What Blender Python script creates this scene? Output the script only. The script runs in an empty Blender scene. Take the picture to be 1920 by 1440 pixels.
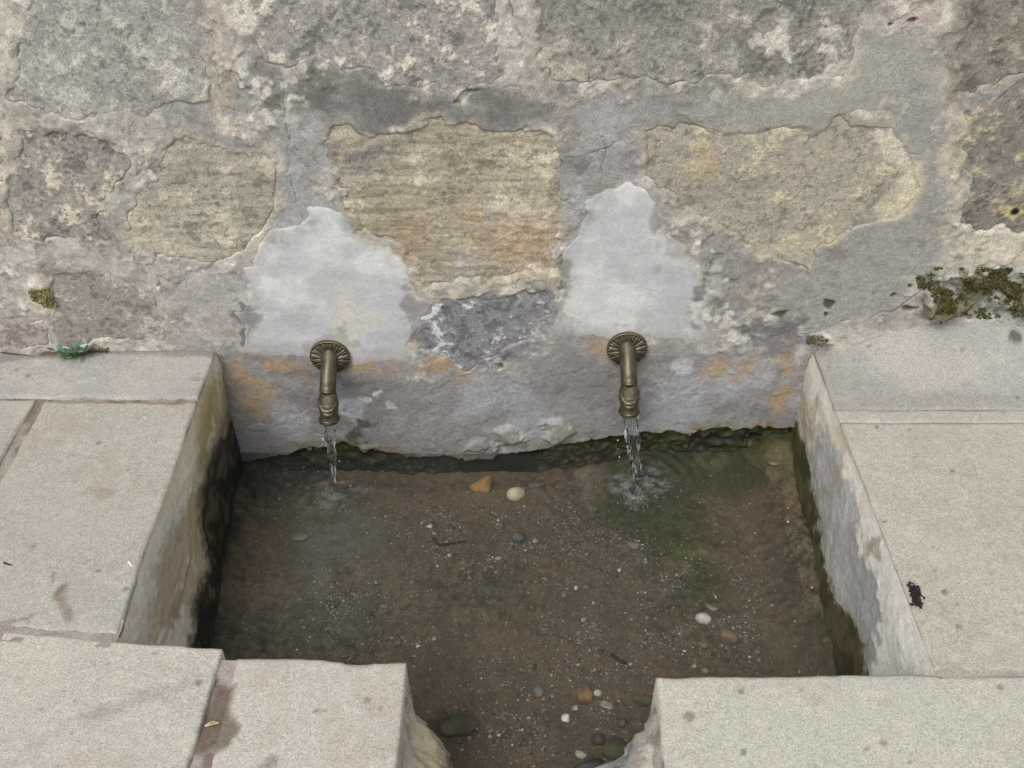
import bpy, math, random
import numpy as np
from math import radians, sin, cos, tan, atan, pi
from mathutils import Vector, Matrix

random.seed(5)
RS = np.random.RandomState
C = bpy.context.scene.collection
sc = bpy.context.scene

# ------------------------------------------------------------------ camera, sky, sun, exposure
TH, F = radians(40.5), 1800.0                     # pitch below horizontal, focal length in photo pixels
CY, CZ = -1.127, 0.90                             # the photographer stands 1.13 m from the wall, 0.9 m above the ledge
cam = bpy.data.cameras.new('camera')
cam.sensor_width = 36.0; cam.lens = F / 1920 * 36; cam.clip_start = 0.02; cam.clip_end = 500
camo = bpy.data.objects.new('camera', cam); C.objects.link(camo)
camo.location = (0, CY, CZ); camo.rotation_euler = (pi / 2 - TH, 0, 0)
sc.camera = camo

SUN_EL, SUN_AZ = radians(58), radians(-152)        # soft light from above and in front of the wall, a little to the left
sd = Vector((sin(SUN_AZ) * cos(SUN_EL), cos(SUN_AZ) * cos(SUN_EL), sin(SUN_EL)))
w = bpy.data.worlds.new('World'); sc.world = w; w.use_nodes = True
nt = w.node_tree; nt.nodes.clear()
sky = nt.nodes.new('ShaderNodeTexSky'); sky.sky_type = 'NISHITA'; sky.sun_disc = False
sky.sun_elevation = SUN_EL; sky.sun_rotation = SUN_AZ
sky.air_density = 1.0; sky.dust_density = 4.0; sky.ozone_density = 1.0
hsv = nt.nodes.new('ShaderNodeHueSaturation'); hsv.inputs['Saturation'].default_value = 0.30   # cloud cover
bg = nt.nodes.new('ShaderNodeBackground'); bg.inputs['Strength'].default_value = 0.15
wo = nt.nodes.new('ShaderNodeOutputWorld')
nt.links.new(sky.outputs[0], hsv.inputs['Color']); nt.links.new(hsv.outputs[0], bg.inputs[0]); nt.links.new(bg.outputs[0], wo.inputs[0])
sl = bpy.data.lights.new('sun', 'SUN'); sl.energy = 0.65; sl.angle = radians(35); sl.color = (1, 0.985, 0.955)
so = bpy.data.objects.new('sun', sl); C.objects.link(so)
so.rotation_euler = sd.to_track_quat('Z', 'Y').to_euler(); so.location = sd * 20
vs = sc.view_settings
vs.view_transform = 'Standard'; vs.look = 'None'; vs.gamma = 1; vs.use_curve_mapping = False
vs.exposure = 0.44
sc.cycles.max_bounces = 10; sc.cycles.transparent_max_bounces = 12
sc.cycles.caustics_reflective = False; sc.cycles.caustics_refractive = False

# ------------------------------------------------------------------ survey: photo measurements to metres
def direction(px, py):
    a, b = (px - 960) / F, (720 - py) / F
    return np.array([a, cos(TH) + b * sin(TH), -sin(TH) + b * cos(TH)])
def W(px, py):                                     # a point on the wall (x, z)
    d = direction(px, py); t = -CY / d[1]
    return (d[0] * t, CZ + d[2] * t)
def G(px, py, z=0.0):                              # a point on a level surface (x, y)
    d = direction(px, py); t = (z - CZ) / d[2]
    return (d[0] * t, CY + d[1] * t)
def WP(*p): return [W(*q) for q in p]
def GP(*p, z=0.0): return [G(q[0], q[1], z) for q in p]

def lin(r, g, b):
    f = lambda c: ((c / 255 + 0.055) / 1.055) ** 2.4 if c > 10 else c / 255 / 12.92
    return np.array([f(r), f(g), f(b)])
KW, KL, KB = 1.0, 1.50, 0.95                       # light falling on wall / ledge / basin, to turn seen tones into base colours
def soft(c, k): return c + (c.mean() - c) * k
def cw(*c): return soft(lin(*c), .10) / KW
def cl(*c): return soft(lin(*c), .15) / KL
def cb(*c): return soft(lin(*c), .12) / KB

# ------------------------------------------------------------------ noise and masks
def bspl(u, c, n0, n):
    t = u / c - n0; i = np.floor(t).astype(int); f = t - i
    ws = [(1 - f) ** 3 / 6, (3 * f ** 3 - 6 * f ** 2 + 4) / 6, (-3 * f ** 3 + 3 * f ** 2 + 3 * f + 1) / 6, f ** 3 / 6]
    B = np.zeros((len(u), n), np.float32)
    r = np.arange(len(u))
    for k in range(4): B[r, np.clip(i + k - 1, 0, n - 1)] += ws[k]
    return B
def gnoise(u, v, cu, cv, seed):
    """smooth random field on the grid v (rows) x u (columns), unit variance"""
    u0, v0 = int(math.floor(u.min() / cu)) - 2, int(math.floor(v.min() / cv)) - 2
    nu, nv = int(math.floor(u.max() / cu)) + 4 - u0, int(math.floor(v.max() / cv)) + 4 - v0
    R = RS(seed).randn(nv, nu).astype(np.float32)
    return (bspl(v, cv, v0, nv) @ R @ bspl(u, cu, u0, nu).T) / 0.47
def fbm(u, v, c, o=3, g=0.55, seed=0, an=1.0):
    s, a, q = 0, 1.0, 0
    for k in range(o):
        s = s + a * gnoise(u, v, c * an / 2 ** k, c / 2 ** k, seed * 31 + k); q += a * a; a *= g
    return s / math.sqrt(q)
def ss(a, b, x):
    t = np.clip((x - a) / (b - a), 0, 1); return t * t * (3 - 2 * t)
def mixc(a, b, m): return a + (b - a) * m[..., None]
def sdf(x, z, poly):
    d = np.full(x.shape, 1e9); ins = np.zeros(x.shape, bool); n = len(poly)
    for i in range(n):
        (ax, az), (bx, bz) = poly[i], poly[(i + 1) % n]
        ex, ez = bx - ax, bz - az; wx, wz = x - ax, z - az
        t = np.clip((wx * ex + wz * ez) / max(ex * ex + ez * ez, 1e-12), 0, 1)
        d = np.minimum(d, (wx - ex * t) ** 2 + (wz - ez * t) ** 2)
        if az != bz:
            c = ((az > z) != (bz > z)) & (x < (bx - ax) * (z - az) / (bz - az) + ax); ins ^= c
    d = np.sqrt(d); return np.where(ins, -d, d)
def dline(x, z, pts):
    d = np.full(x.shape, 1e9)
    for (ax, az), (bx, bz) in zip(pts, pts[1:]):
        ex, ez = bx - ax, bz - az; wx, wz = x - ax, z - az
        t = np.clip((wx * ex + wz * ez) / max(ex * ex + ez * ez, 1e-12), 0, 1)
        d = np.minimum(d, (wx - ex * t) ** 2 + (wz - ez * t) ** 2)
    return np.sqrt(d)

# ------------------------------------------------------------------ objects
def mesh_obj(name, V, Fq, mat, parent=None, col=None, rough=None, smooth=True, loc=None):
    me = bpy.data.meshes.new(name)
    V = np.asarray(V, np.float32); Fq = np.asarray(Fq, np.int32); k = Fq.shape[1]
    me.vertices.add(len(V)); me.vertices.foreach_set('co', V.ravel())
    me.loops.add(Fq.size); me.loops.foreach_set('vertex_index', Fq.ravel())
    me.polygons.add(len(Fq)); me.polygons.foreach_set('loop_start', np.arange(0, Fq.size, k, dtype=np.int32))
    me.update(calc_edges=True)
    if smooth: me.polygons.foreach_set('use_smooth', np.ones(len(Fq), bool))
    if col is not None:
        a = me.attributes.new('tint', 'FLOAT_COLOR', 'POINT')
        c4 = np.ones((len(V), 4), np.float32); c4[:, :3] = np.clip(np.asarray(col).reshape(-1, 3), 0.002, 0.85); a.data.foreach_set('color', c4.ravel())
    if rough is not None:
        a = me.attributes.new('gloss', 'FLOAT', 'POINT'); a.data.foreach_set('value', np.asarray(rough, np.float32).ravel())
    me.materials.append(mat)
    o = bpy.data.objects.new(name, me); C.objects.link(o)
    if parent: o.parent = parent
    if loc is not None: o.location = loc
    return o
def grid_obj(name, X, Y, Z, mat, parent=None, col=None, rough=None, keep=None, flip=False):
    nr, nc = X.shape
    V = np.stack([X, Y, Z], -1).reshape(-1, 3)
    idx = np.arange(nr * nc).reshape(nr, nc)
    q = np.stack([idx[:-1, :-1], idx[:-1, 1:], idx[1:, 1:], idx[1:, :-1]], -1)
    if flip: q = q[..., ::-1]
    if keep is not None:
        kf = keep[:-1, :-1] | keep[:-1, 1:] | keep[1:, 1:] | keep[1:, :-1]; q = q[kf]
    q = q.reshape(-1, 4)
    used = np.zeros(len(V), bool); used[q.ravel()] = True
    mp = np.cumsum(used) - 1
    c = None if col is None else np.broadcast_to(col, X.shape + (3,)).reshape(-1, 3)[used]
    r = None if rough is None else np.broadcast_to(rough, X.shape).reshape(-1)[used]
    return mesh_obj(name, V[used], mp[q], mat, parent, c, r)
def empty(name, loc=(0, 0, 0), label=None, cat=None, group=None, kind=None):
    o = bpy.data.objects.new(name, None); C.objects.link(o); o.location = loc; o.empty_display_size = 0.05
    return tag(o, label, cat, group, kind)
def tag(o, label=None, cat=None, group=None, kind=None):
    if label: o['label'] = label
    if cat: o['category'] = cat
    if group: o['group'] = group
    if kind: o['kind'] = kind
    return o

# ------------------------------------------------------------------ materials
def mat_new(name):
    m = bpy.data.materials.new(name); m.use_nodes = True
    n = m.node_tree.nodes; b = n['Principled BSDF']
    return m, m.node_tree, n, m.node_tree.links, b
def mineral(name, scale=520, amt=0.30, bump=0.0006, scale2=170, amt2=0.16, spec=0.25, pit=0.0):
    """base colour from the mesh's own tint, broken up by mineral grain in 3-D, with fine relief"""
    m, t, n, l, b = mat_new(name)
    at = n.new('ShaderNodeAttribute'); at.attribute_name = 'tint'
    gl = n.new('ShaderNodeAttribute'); gl.attribute_name = 'gloss'
    tc = n.new('ShaderNodeTexCoord')
    n1 = n.new('ShaderNodeTexNoise'); n1.inputs['Scale'].default_value = scale; n1.inputs['Detail'].default_value = 2.5; n1.inputs['Roughness'].default_value = 0.7
    n2 = n.new('ShaderNodeTexNoise'); n2.inputs['Scale'].default_value = scale2; n2.inputs['Detail'].default_value = 4; n2.inputs['Roughness'].default_value = 0.65
    for q in (n1, n2): l.new(tc.outputs['Object'], q.inputs['Vector'])
    def ramp(src, a):
        mr = n.new('ShaderNodeMapRange'); mr.inputs['From Min'].default_value = 0.25; mr.inputs['From Max'].default_value = 0.75
        mr.inputs['To Min'].default_value = 1 - a; mr.inputs['To Max'].default_value = 1 + a
        l.new(src, mr.inputs['Value']); return mr.outputs[0]
    mu = n.new('ShaderNodeMath'); mu.operation = 'MULTIPLY'
    l.new(ramp(n1.outputs['Fac'], amt), mu.inputs[0]); l.new(ramp(n2.outputs['Fac'], amt2), mu.inputs[1])
    out = mu.outputs[0]
    if pit > 0:                                    # small dark pores
        n3 = n.new('ShaderNodeTexNoise'); n3.inputs['Scale'].default_value = 260; n3.inputs['Detail'].default_value = 3; l.new(tc.outputs['Object'], n3.inputs['Vector'])
        mr = n.new('ShaderNodeMapRange'); mr.inputs['From Min'].default_value = 0.60; mr.inputs['From Max'].default_value = 0.72
        mr.inputs['To Min'].default_value = 1; mr.inputs['To Max'].default_value = 1 - pit; l.new(n3.outputs['Fac'], mr.inputs['Value'])
        m2 = n.new('ShaderNodeMath'); m2.operation = 'MULTIPLY'; l.new(out, m2.inputs[0]); l.new(mr.outputs[0], m2.inputs[1]); out = m2.outputs[0]
    vm = n.new('ShaderNodeVectorMath'); vm.operation = 'SCALE'
    l.new(at.outputs['Color'], vm.inputs[0]); l.new(out, vm.inputs['Scale'])
    l.new(vm.outputs[0], b.inputs['Base Color']); l.new(gl.outputs['Fac'], b.inputs['Roughness'])
    b.inputs['Specular IOR Level'].default_value = spec
    ad = n.new('ShaderNodeMath'); ad.operation = 'ADD'; l.new(n1.outputs['Fac'], ad.inputs[0]); l.new(n2.outputs['Fac'], ad.inputs[1])
    bp = n.new('ShaderNodeBump'); bp.inputs['Strength'].default_value = 1.0; bp.inputs['Distance'].default_value = bump
    l.new(ad.outputs[0], bp.inputs['Height']); l.new(bp.outputs[0], b.inputs['Normal'])
    return m
M_stone = mineral('weathered_limestone', 600, 0.54, 0.0008, 180, 0.20, pit=0.24)
M_mortar = mineral('lime_mortar', 580, 0.40, 0.0009, 150, 0.18, pit=0.16)
M_plaster = mineral('fresh_plaster', 560, 0.13, 0.0006, 160, 0.08)
M_slab = mineral('sawn_limestone', 480, 0.36, 0.0007, 120, 0.10, pit=0.12)
M_wet = mineral('wet_stone', 420, 0.22, 0.0007, 120, 0.14, spec=0.3)
M_silt = mineral('silty_floor', 520, 0.60, 0.0012, 160, 0.28, spec=0.2)
M_pebble = mineral('pebble', 420, 0.16, 0.0003, 130, 0.14, spec=0.5)

def water_mat(name):
    """thin clear sheet: reflects by Fresnel, lets the rest through; foam and painted sheen where the mesh says so"""
    m, t, n, l, b = mat_new(name); n.remove(b)
    out = n['Material Output']
    tr = n.new('ShaderNodeBsdfTransparent'); tr.inputs[0].default_value = (0.94, 0.93, 0.90, 1)
    gs = n.new('ShaderNodeBsdfGlossy'); gs.inputs['Roughness'].default_value = 0.02
    fr = n.new('ShaderNodeFresnel'); fr.inputs['IOR'].default_value = 1.33
    mx = n.new('ShaderNodeMixShader'); l.new(fr.outputs[0], mx.inputs[0]); l.new(tr.outputs[0], mx.inputs[1]); l.new(gs.outputs[0], mx.inputs[2])
    df = n.new('ShaderNodeBsdfDiffuse'); df.inputs[0].default_value = (0.30, 0.34, 0.34, 1)
    at = n.new('ShaderNodeAttribute'); at.attribute_name = 'gloss'
    m2 = n.new('ShaderNodeMixShader'); l.new(at.outputs['Fac'], m2.inputs[0]); l.new(mx.outputs[0], m2.inputs[1]); l.new(df.outputs[0], m2.inputs[2])
    l.new(m2.outputs[0], out.inputs['Surface'])
    return m
M_water = water_mat('clear_shallow_water')
def glass_mat(name='falling_water', glint=.62):
    m, t, n, l, b = mat_new(name)
    b.inputs['Base Color'].default_value = (1, 1, 1, 1); b.inputs['Roughness'].default_value = 0.02
    b.inputs['IOR'].default_value = 1.33; b.inputs['Transmission Weight'].default_value = 1
    # bright highlights of the falling water, painted in as white streaks
    tc = n.new('ShaderNodeTexCoord'); q = n.new('ShaderNodeTexNoise'); q.inputs['Scale'].default_value = 230; q.inputs['Detail'].default_value = 2
    mp = n.new('ShaderNodeMapping'); mp.inputs['Scale'].default_value = (1, 1, .14); l.new(tc.outputs['Object'], mp.inputs[0]); l.new(mp.outputs[0], q.inputs['Vector'])
    mr = n.new('ShaderNodeMapRange'); mr.inputs['From Min'].default_value = .50; mr.inputs['From Max'].default_value = .64; mr.inputs['To Min'].default_value = .02; mr.inputs['To Max'].default_value = glint
    l.new(q.outputs['Fac'], mr.inputs['Value'])
    df = n.new('ShaderNodeBsdfDiffuse'); df.inputs[0].default_value = (.84, .87, .88, 1)
    mx = n.new('ShaderNodeMixShader'); l.new(mr.outputs[0], mx.inputs[0]); l.new(b.outputs[0], mx.inputs[1]); l.new(df.outputs[0], mx.inputs[2]); l.new(mx.outputs[0], n['Material Output'].inputs['Surface'])
    return m
M_fall = glass_mat(); M_film = glass_mat('clear_water_film', .12)
def plain(name, col, rough=0.8, metal=0, spec=0.4, var=0.2, scale=300):
    m, t, n, l, b = mat_new(name)
    tc = n.new('ShaderNodeTexCoord'); q = n.new('ShaderNodeTexNoise'); q.inputs['Scale'].default_value = scale; q.inputs['Detail'].default_value = 3
    l.new(tc.outputs['Object'], q.inputs['Vector'])
    mr = n.new('ShaderNodeMapRange'); mr.inputs['From Min'].default_value = .25; mr.inputs['From Max'].default_value = .75
    mr.inputs['To Min'].default_value = 1 - var; mr.inputs['To Max'].default_value = 1 + var; l.new(q.outputs['Fac'], mr.inputs['Value'])
    vm = n.new('ShaderNodeVectorMath'); vm.operation = 'SCALE'; vm.inputs[0].default_value = tuple(col); l.new(mr.outputs[0], vm.inputs['Scale'])
    l.new(vm.outputs[0], b.inputs['Base Color'])
    b.inputs['Roughness'].default_value = rough; b.inputs['Metallic'].default_value = metal; b.inputs['Specular IOR Level'].default_value = spec
    return m
def brass_mat():
    m, t, n, l, b = mat_new('tarnished_brass')
    tc = n.new('ShaderNodeTexCoord'); q = n.new('ShaderNodeTexNoise'); q.inputs['Scale'].default_value = 90; q.inputs['Detail'].default_value = 5; q.inputs['Roughness'].default_value = .6
    l.new(tc.outputs['Object'], q.inputs['Vector'])
    ge = n.new('ShaderNodeNewGeometry')
    cr = n.new('ShaderNodeValToRGB'); e = cr.color_ramp.elements
    e[0].position = .30; e[0].color = (0.060, 0.052, 0.034, 1); e[1].position = .72; e[1].color = (0.160, 0.138, 0.088, 1)
    l.new(q.outputs['Fac'], cr.inputs['Fac'])
    # worn edges are polished, hollows hold dark tarnish
    mr = n.new('ShaderNodeMapRange'); mr.inputs['From Min'].default_value = .40; mr.inputs['From Max'].default_value = .60; mr.inputs['To Min'].default_value = .35; mr.inputs['To Max'].default_value = 1.75
    l.new(ge.outputs['Pointiness'], mr.inputs['Value'])
    vm = n.new('ShaderNodeVectorMath'); vm.operation = 'SCALE'; l.new(cr.outputs[0], vm.inputs[0]); l.new(mr.outputs[0], vm.inputs['Scale'])
    l.new(vm.outputs[0], b.inputs['Base Color'])
    b.inputs['Metallic'].default_value = .7; b.inputs['Roughness'].default_value = .42
    return m
M_brass = brass_mat()

# ================================================================== THE WALL
def axis(lo, hi, step, far_lo, far_hi, g=1.25):
    a = list(np.arange(lo, hi, step)); s = step
    while a[-1] < far_hi: s = min(s * g, .06); a.append(a[-1] + s)
    s = step; b = []; q = lo
    while q > far_lo: s = min(s * g, .06); q -= s; b.append(q)
    return np.array(b[::-1] + a)
U = axis(-0.80, 0.80, 0.0017, -2.6, 2.6); Vv = axis(-0.275, 0.555, 0.0017, -0.30, 1.9)
WX, WZ = np.meshgrid(U, Vv)
nb, nm, ns, nf = fbm(U, Vv, .16, 3, seed=1), fbm(U, Vv, .045, 3, seed=2), fbm(U, Vv, .014, 3, seed=3), fbm(U, Vv, .0055, 2, seed=4)
nb2, nm2, ns2 = fbm(U, Vv, .12, 3, seed=11), fbm(U, Vv, .035, 4, .65, seed=12), fbm(U, Vv, .012, 3, .7, seed=13)
lam = fbm(U, Vv, .0075, 3, .6, seed=21, an=6)      # bedding laminae
wx1, wz1 = fbm(U, Vv, .03, 3, .6, seed=5) * .0050, fbm(U, Vv, .03, 3, .6, seed=6) * .0050
QX, QZ = WX + wx1 + nf * .0006, WZ + wz1 + ns * .0009
def box(poly, mg=0.03):
    xs = [p[0] for p in poly]; zs = [p[1] for p in poly]
    i0, i1 = np.searchsorted(U, [min(xs) - mg, max(xs) + mg]); j0, j1 = np.searchsorted(Vv, [min(zs) - mg, max(zs) + mg])
    return slice(max(j0 - 1, 0), j1 + 1), slice(max(i0 - 1, 0), i1 + 1)
def region(poly, feather=.012, rag=.006):
    """soft mask (1 inside) on the whole wall grid"""
    out = np.zeros(WX.shape); s = box(poly, .06 + feather)
    out[s] = ss(feather, -feather, sdf(QX[s], QZ[s], poly) + rag * nm[s] + rag * .6 * ns2[s])
    return out
def blob(px, py, rx, ry, feather=.5, rag=.25):     # elliptical mark, radii in photo pixels
    x, z = W(px, py); ax = rx * 1.35 / F; az = ry * 1.35 / F / .78
    d = np.sqrt(((QX - x) / ax) ** 2 + ((QZ - z) / az) ** 2) + rag * nm2 * .6 + rag * ns2 * .5
    return ss(1 + feather / 2, 1 - feather / 2, d)
def stroke(width, *pts, rag=.3):
    P = WP(*pts); s = box(P, .03); out = np.zeros(WX.shape)
    d = dline(QX[s], QZ[s], P) / width + rag * ns2[s] * .5
    out[s] = ss(1.4, .5, d); return out

# --- mortar and render: colour
Cm = mixc(cw(172, 166, 154), cw(156, 153, 146), ss(-.6, .7, nb))
def pm(mask, col, a=1.0):
    global Cm; Cm = mixc(Cm, cw(*col), mask * a)
pm(region(WP((500, 105), (660, 110), (650, 190), (560, 260), (480, 210)), .015), (118, 115, 102), .9)
pm(region(WP((600, 165), (860, 170), (1040, 190), (1040, 245), (830, 225), (640, 235), (580, 230)), .012), (127, 125, 119), .85)
pm(region(WP((520, 220), (640, 230), (620, 350), (650, 420), (520, 470), (525, 330)), .015), (158, 158, 154), .9)
pm(region(WP((930, -40), (1020, -40), (1010, 170), (930, 150)), .006), (178, 172, 160), .95)
pm(region(WP((370, -40), (440, -40), (440, 120), (425, 220), (400, 200), (390, 100)), .008), (176, 164, 148), .9)
pm(region(WP((1040, 150), (1230, 160), (1330, 170), (1300, 240), (1210, 260), (1200, 330), (1060, 350), (1050, 280)), .02), (124, 123, 119), .85)
pm(region(WP((1330, 170), (1600, 170), (1590, 235), (1400, 245), (1220, 245)), .01), (146, 144, 134), .95)
bands = np.maximum(region(WP((600, 165), (860, 170), (1040, 190), (1040, 245), (640, 235), (560, 260), (490, 210), (500, 110), (660, 115)), .02), region(WP((1040, 150), (1600, 165), (1590, 245), (1210, 260), (1200, 330), (1060, 350)), .02))
pm(bands * ss(.2, 1.3, nm2 + .5 * nb), (160, 158, 153), .6); pm(bands * ss(.4, 1.4, -nm2 + .5 * ns), (104, 102, 97), .5); pm(bands * ss(.8, 1.6, nm - .3 * nb2), (150, 138, 112), .4)
pm(blob(1150, 240, 60, 45, .8, .5), (165, 163, 160), .8)
pm(region(WP((1070, 330), (1210, 320), (1240, 380), (1090, 450), (1060, 440)), .02), (160, 160, 157), .9)
pm(region(WP((1330, 400), (1540, 470), (1700, 400), (1760, 300), (1790, 450), (1740, 560), (1500, 640), (1330, 630)), .025), (150, 148, 141), .9)
pm(region(WP((1780, 435), (1960, 430), (1960, 520), (1770, 510)), .012), (180, 171, 152), .9)
pm(region(WP((1765, -40), (1800, -40), (1800, 180), (1808, 430), (1775, 440), (1785, 200)), .006), (186, 173, 153), .9)
pm(region(WP((1650, -40), (1765, -40), (1775, 100), (1690, 70)), .01), (182, 168, 155), .9)
pm(region(WP((-60, 470), (440, 470), (450, 660), (-60, 670)), .03), (172, 164, 155), .8)
pm(region(WP((-40, -40), (25, -40), (22, 220), (-40, 220)), .005), (192, 184, 168), .9)
low = region(WP((380, 640), (560, 660), (800, 690), (1060, 660), (1330, 640), (1540, 650), (1540, 880), (380, 880)), .03, .010)
pm(low, (143, 140, 139), .95)
pm(region(WP((330, 520), (470, 470), (470, 650), (420, 660), (330, 620)), .02), (172, 167, 163), .8)
sm_ = np.maximum.reduce([low, region(WP((1480, 520), (1560, 460), (1640, 425), (1735, 380), (1745, 270), (1790, 260), (1792, 470), (1700, 580), (1520, 640), (1440, 600)), .02),
                          region(WP((520, 220), (640, 230), (620, 350), (650, 420), (520, 470), (525, 330)), .015), region(WP((600, 165), (860, 170), (1040, 190), (1040, 235), (640, 235), (580, 230)), .012),
                          region(WP((1040, 165), (1600, 175), (1590, 235), (1210, 260), (1200, 330), (1060, 350)), .015), region(WP((330, 540), (470, 490), (470, 650), (330, 650)), .02)])
pm(ss(.35, 1.1, nm) * (1 - sm_), (192, 182, 164), .7)
pm(ss(.6, 1.3, nm2) * (1 - .8 * sm_), (136, 132, 124), .65)
pm(ss(1.0, 1.5, ns2 * .8 + nb2 * .5) * (1 - sm_ * .85), (206, 199, 184), .6)
pm(ss(.9, 1.5, ns * .8 - nb * .4), (120, 116, 108), .4)
pm(ss(.4, 1.5, nb2 + .4 * nm) * low, (166, 166, 168), .8)           # cloudy lime bloom on the lower render
pm(ss(.5, 1.5, -nb2 + .4 * nm2) * low, (134, 129, 126), .7)
for q in ((510, 683, 46, 16), (475, 730, 26, 30), (690, 672, 38, 20), (840, 690, 40, 12), (1120, 650, 26, 26), (1340, 685, 26, 22),
          (1400, 690, 24, 18), (1472, 672, 18, 18), (1470, 730, 22, 30), (440, 700, 20, 40)):
    pm(blob(*q, 1.7, .7), (178, 150, 108), .75)
for q in ((1275, 690, 14, 24), (710, 735, 9, 18), (735, 760, 8, 10), (690, 755, 12, 6), (850, 610, 10, 8)):
    pm(blob(*q, .5, .5), (202, 203, 205), .75)
pm(blob(655, 775, 22, 40, .8, .5), (205, 207, 210), .6)             # lime splash under the spout
pm(blob(672, 815, 34, 30, .9, .6), (84, 78, 56), .85)
pm(blob(650, 720, 26, 26, .9, .4), (138, 138, 136), .7)
# salts, black crust
crust = region(WP((1350, 590), (1440, 590), (1520, 620), (1500, 665), (1400, 660), (1340, 640)), .02, .012)
pm(crust * ss(-.3, .8, nm2 + .6 * ns2), (205, 200, 190), .85)
pm(crust * ss(.2, .9, -nm2 + .3 * ns2) , (104, 102, 102), .85)
pm(region(WP((1230, 620), (1520, 640), (1480, 690), (1230, 690)), .02), (150, 146, 142), .4)
pm(region(WP((1690, 510), (1770, 500), (1960, 500), (1960, 605), (1700, 600)), .012, .01), (166, 162, 152), .9)
for q in ((462, 590, 15, 24), (455, 640, 9, 18), (1312, 545, 9, 40), (1045, 530, 8, 28)):
    pm(blob(*q, .6, .9), (112, 108, 102), .8)
# mud and moss in small holes
HOLES = [(228, 610, 9, 8), (1463, 588, 10, 9), (1548, 562, 8, 6), (1545, 582, 6, 7), (1678, 555, 9, 7), (1715, 570, 14, 9), (880, 183, 17, 3.5),
         (1710, 135, 8, 6), (1722, 172, 18, 11), (1690, 42, 5, 4), (1714, 38, 5, 4), (1903, 396, 7, 7), (940, 680, 14, 9)]
# --- mortar: relief (metres towards the viewer)
Hm = nb * .0020 + nm * .0008 * (1 - .7 * sm_) + ns * .00030 * (1 - .6 * sm_) + nf * .00010
lip = ss(.0, .9, nm2) * .0010
Hm = Hm + .0006 + lip * .9
# flakes: thin layers of mortar that end in a ragged lip
for k, (c, th) in enumerate(((.055, .25), (.035, .75), (.08, -.1))):
    fl = fbm(U, Vv, c, 4, .6, seed=40 + k) + .15 * ns2
    e = ss(th - .03, th + .03, fl) * (1 - .85 * sm_)
    Hm = Hm + e * (.0009, .0008, .0011)[k]
    Cm = Cm * (1 + .06 * e[..., None] - .20 * (np.exp(-((fl - th + .025) / .05) ** 2) * (1 - .85 * sm_))[..., None])
CR = [(.0011, (965, -20), (962, 60), (972, 95)), (.0010, (530, 170), (545, 250), (553, 330), (558, 408)), (.0012, (1185, 345), (1205, 342), (1232, 385)),
      (.0014, (552, 422), (525, 448), (498, 472)), (.0012, (408, -20), (398, 40), (404, 110), (418, 165), (440, 195)), (.0010, (1130, 240), (1128, 320)),
      (.0012, (1500, 640), (1560, 610), (1640, 590), (1700, 565), (1760, 520)), (.0010, (1060, 290), (1130, 282), (1170, 262)), (.001, (650, 268), (610, 300), (640, 390)),
      (.0012, (270, 255), (285, 300), (262, 330)), (.0010, (95, 590), (105, 640)), (.0012, (310, 500), (306, 560)), (.0012, (260, 490), (262, 520)),
      (.0010, (1740, 690), (1700, 640)), (.0010, (1340, 655), (1352, 690), (1345, 700)), (.0012, (835, 215), (845, 175), (858, 160)), (.001, (1165, 200), (1168, 250))]
for cr in CR:
    s_ = stroke(cr[0], *cr[1:]); brk = ss(-.7, .5, nm2 + .5 * ns2); Hm = Hm - s_ * .0016 * brk; pm(s_ * brk, (100, 94, 86), .5)

PL = WP((535, 425), (590, 402), (640, 405), (660, 432), (690, 455), (740, 482), (783, 540), (790, 580), (778, 640), (760, 700), (720, 715), (640, 690), (520, 690), (462, 660), (450, 600), (472, 560), (470, 500), (500, 460))
PR = WP((1135, 352), (1200, 346), (1225, 372), (1250, 430), (1300, 488), (1322, 540), (1312, 600), (1335, 640), (1250, 665), (1130, 668), (1062, 650), (1045, 560), (1050, 500), (1080, 440), (1110, 372))
P3 = WP((1622, 62), (1720, 60), (1768, 98), (1785, 190), (1748, 246), (1735, 272), (1690, 272), (1668, 225), (1640, 200), (1560, 228), (1420, 240), (1330, 236), (1280, 215), (1400, 170), (1600, 172))
for P_ in (PL, PR, P3):
    s_ = box(P_, .03); k_ = ss(.022, -.002, sdf(WX[s_] + wx1[s_], WZ[s_] + wz1[s_], P_)); Hm[s_] = Hm[s_] * (1 - k_) + (nb[s_] * .0010 + .0015) * k_

# --- lower edge of the render above the wet foot of the wall
edge = WP((330, 852), (465, 860), (530, 850), (580, 848), (640, 836), (700, 852), (760, 858), (860, 858), (940, 852), (1000, 850), (1060, 838), (1110, 825), (1200, 815), (1300, 812), (1400, 803), (1600, 795))
ze = np.interp(U, [p[0] for p in edge], [p[1] for p in edge])[None, :] + nm2 * .0045 + ns2 * .0018
below = ze - WZ
inb = ((WX > -.47) & (WX < .48)).astype(float)
dk = ss(-.001, .005, below) * inb
for px, py, r, hh in ((958, 822, 30, .009), (1040, 808, 26, .010), (890, 838, 18, .006), (700, 842, 18, .005)):
    b_ = blob(px, py, r, r * .75, .9, .25); Hm = Hm + b_ * hh; pm(b_, (150, 143, 122), .55)
pm(ss(.022, .0, -below) * ss(-.2, .9, nm2 + .4 * ns2) * inb, (116, 108, 70), .75)     # algae creeping up
pm(ss(.010, .0, -below) * ss(-.4, .5, nm) * inb * ss(.1, .35, WX), (160, 138, 70), .7)
pm(ss(.012, .0, -below) * ss(.2, .9, -nm) * inb, (172, 165, 140), .5)
foot = mixc(cb(48, 46, 37), cb(66, 66, 40), ss(-.3, .8, nm2)); foot = mixc(foot, cb(100, 94, 66), ss(.9, 1.5, ns2 * .7 + nm) * .35)
foot = mixc(foot, cb(62, 70, 30), ss(-.2, .6, nm2 + .3) * ss(.15, .35, WX) * .8)
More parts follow.
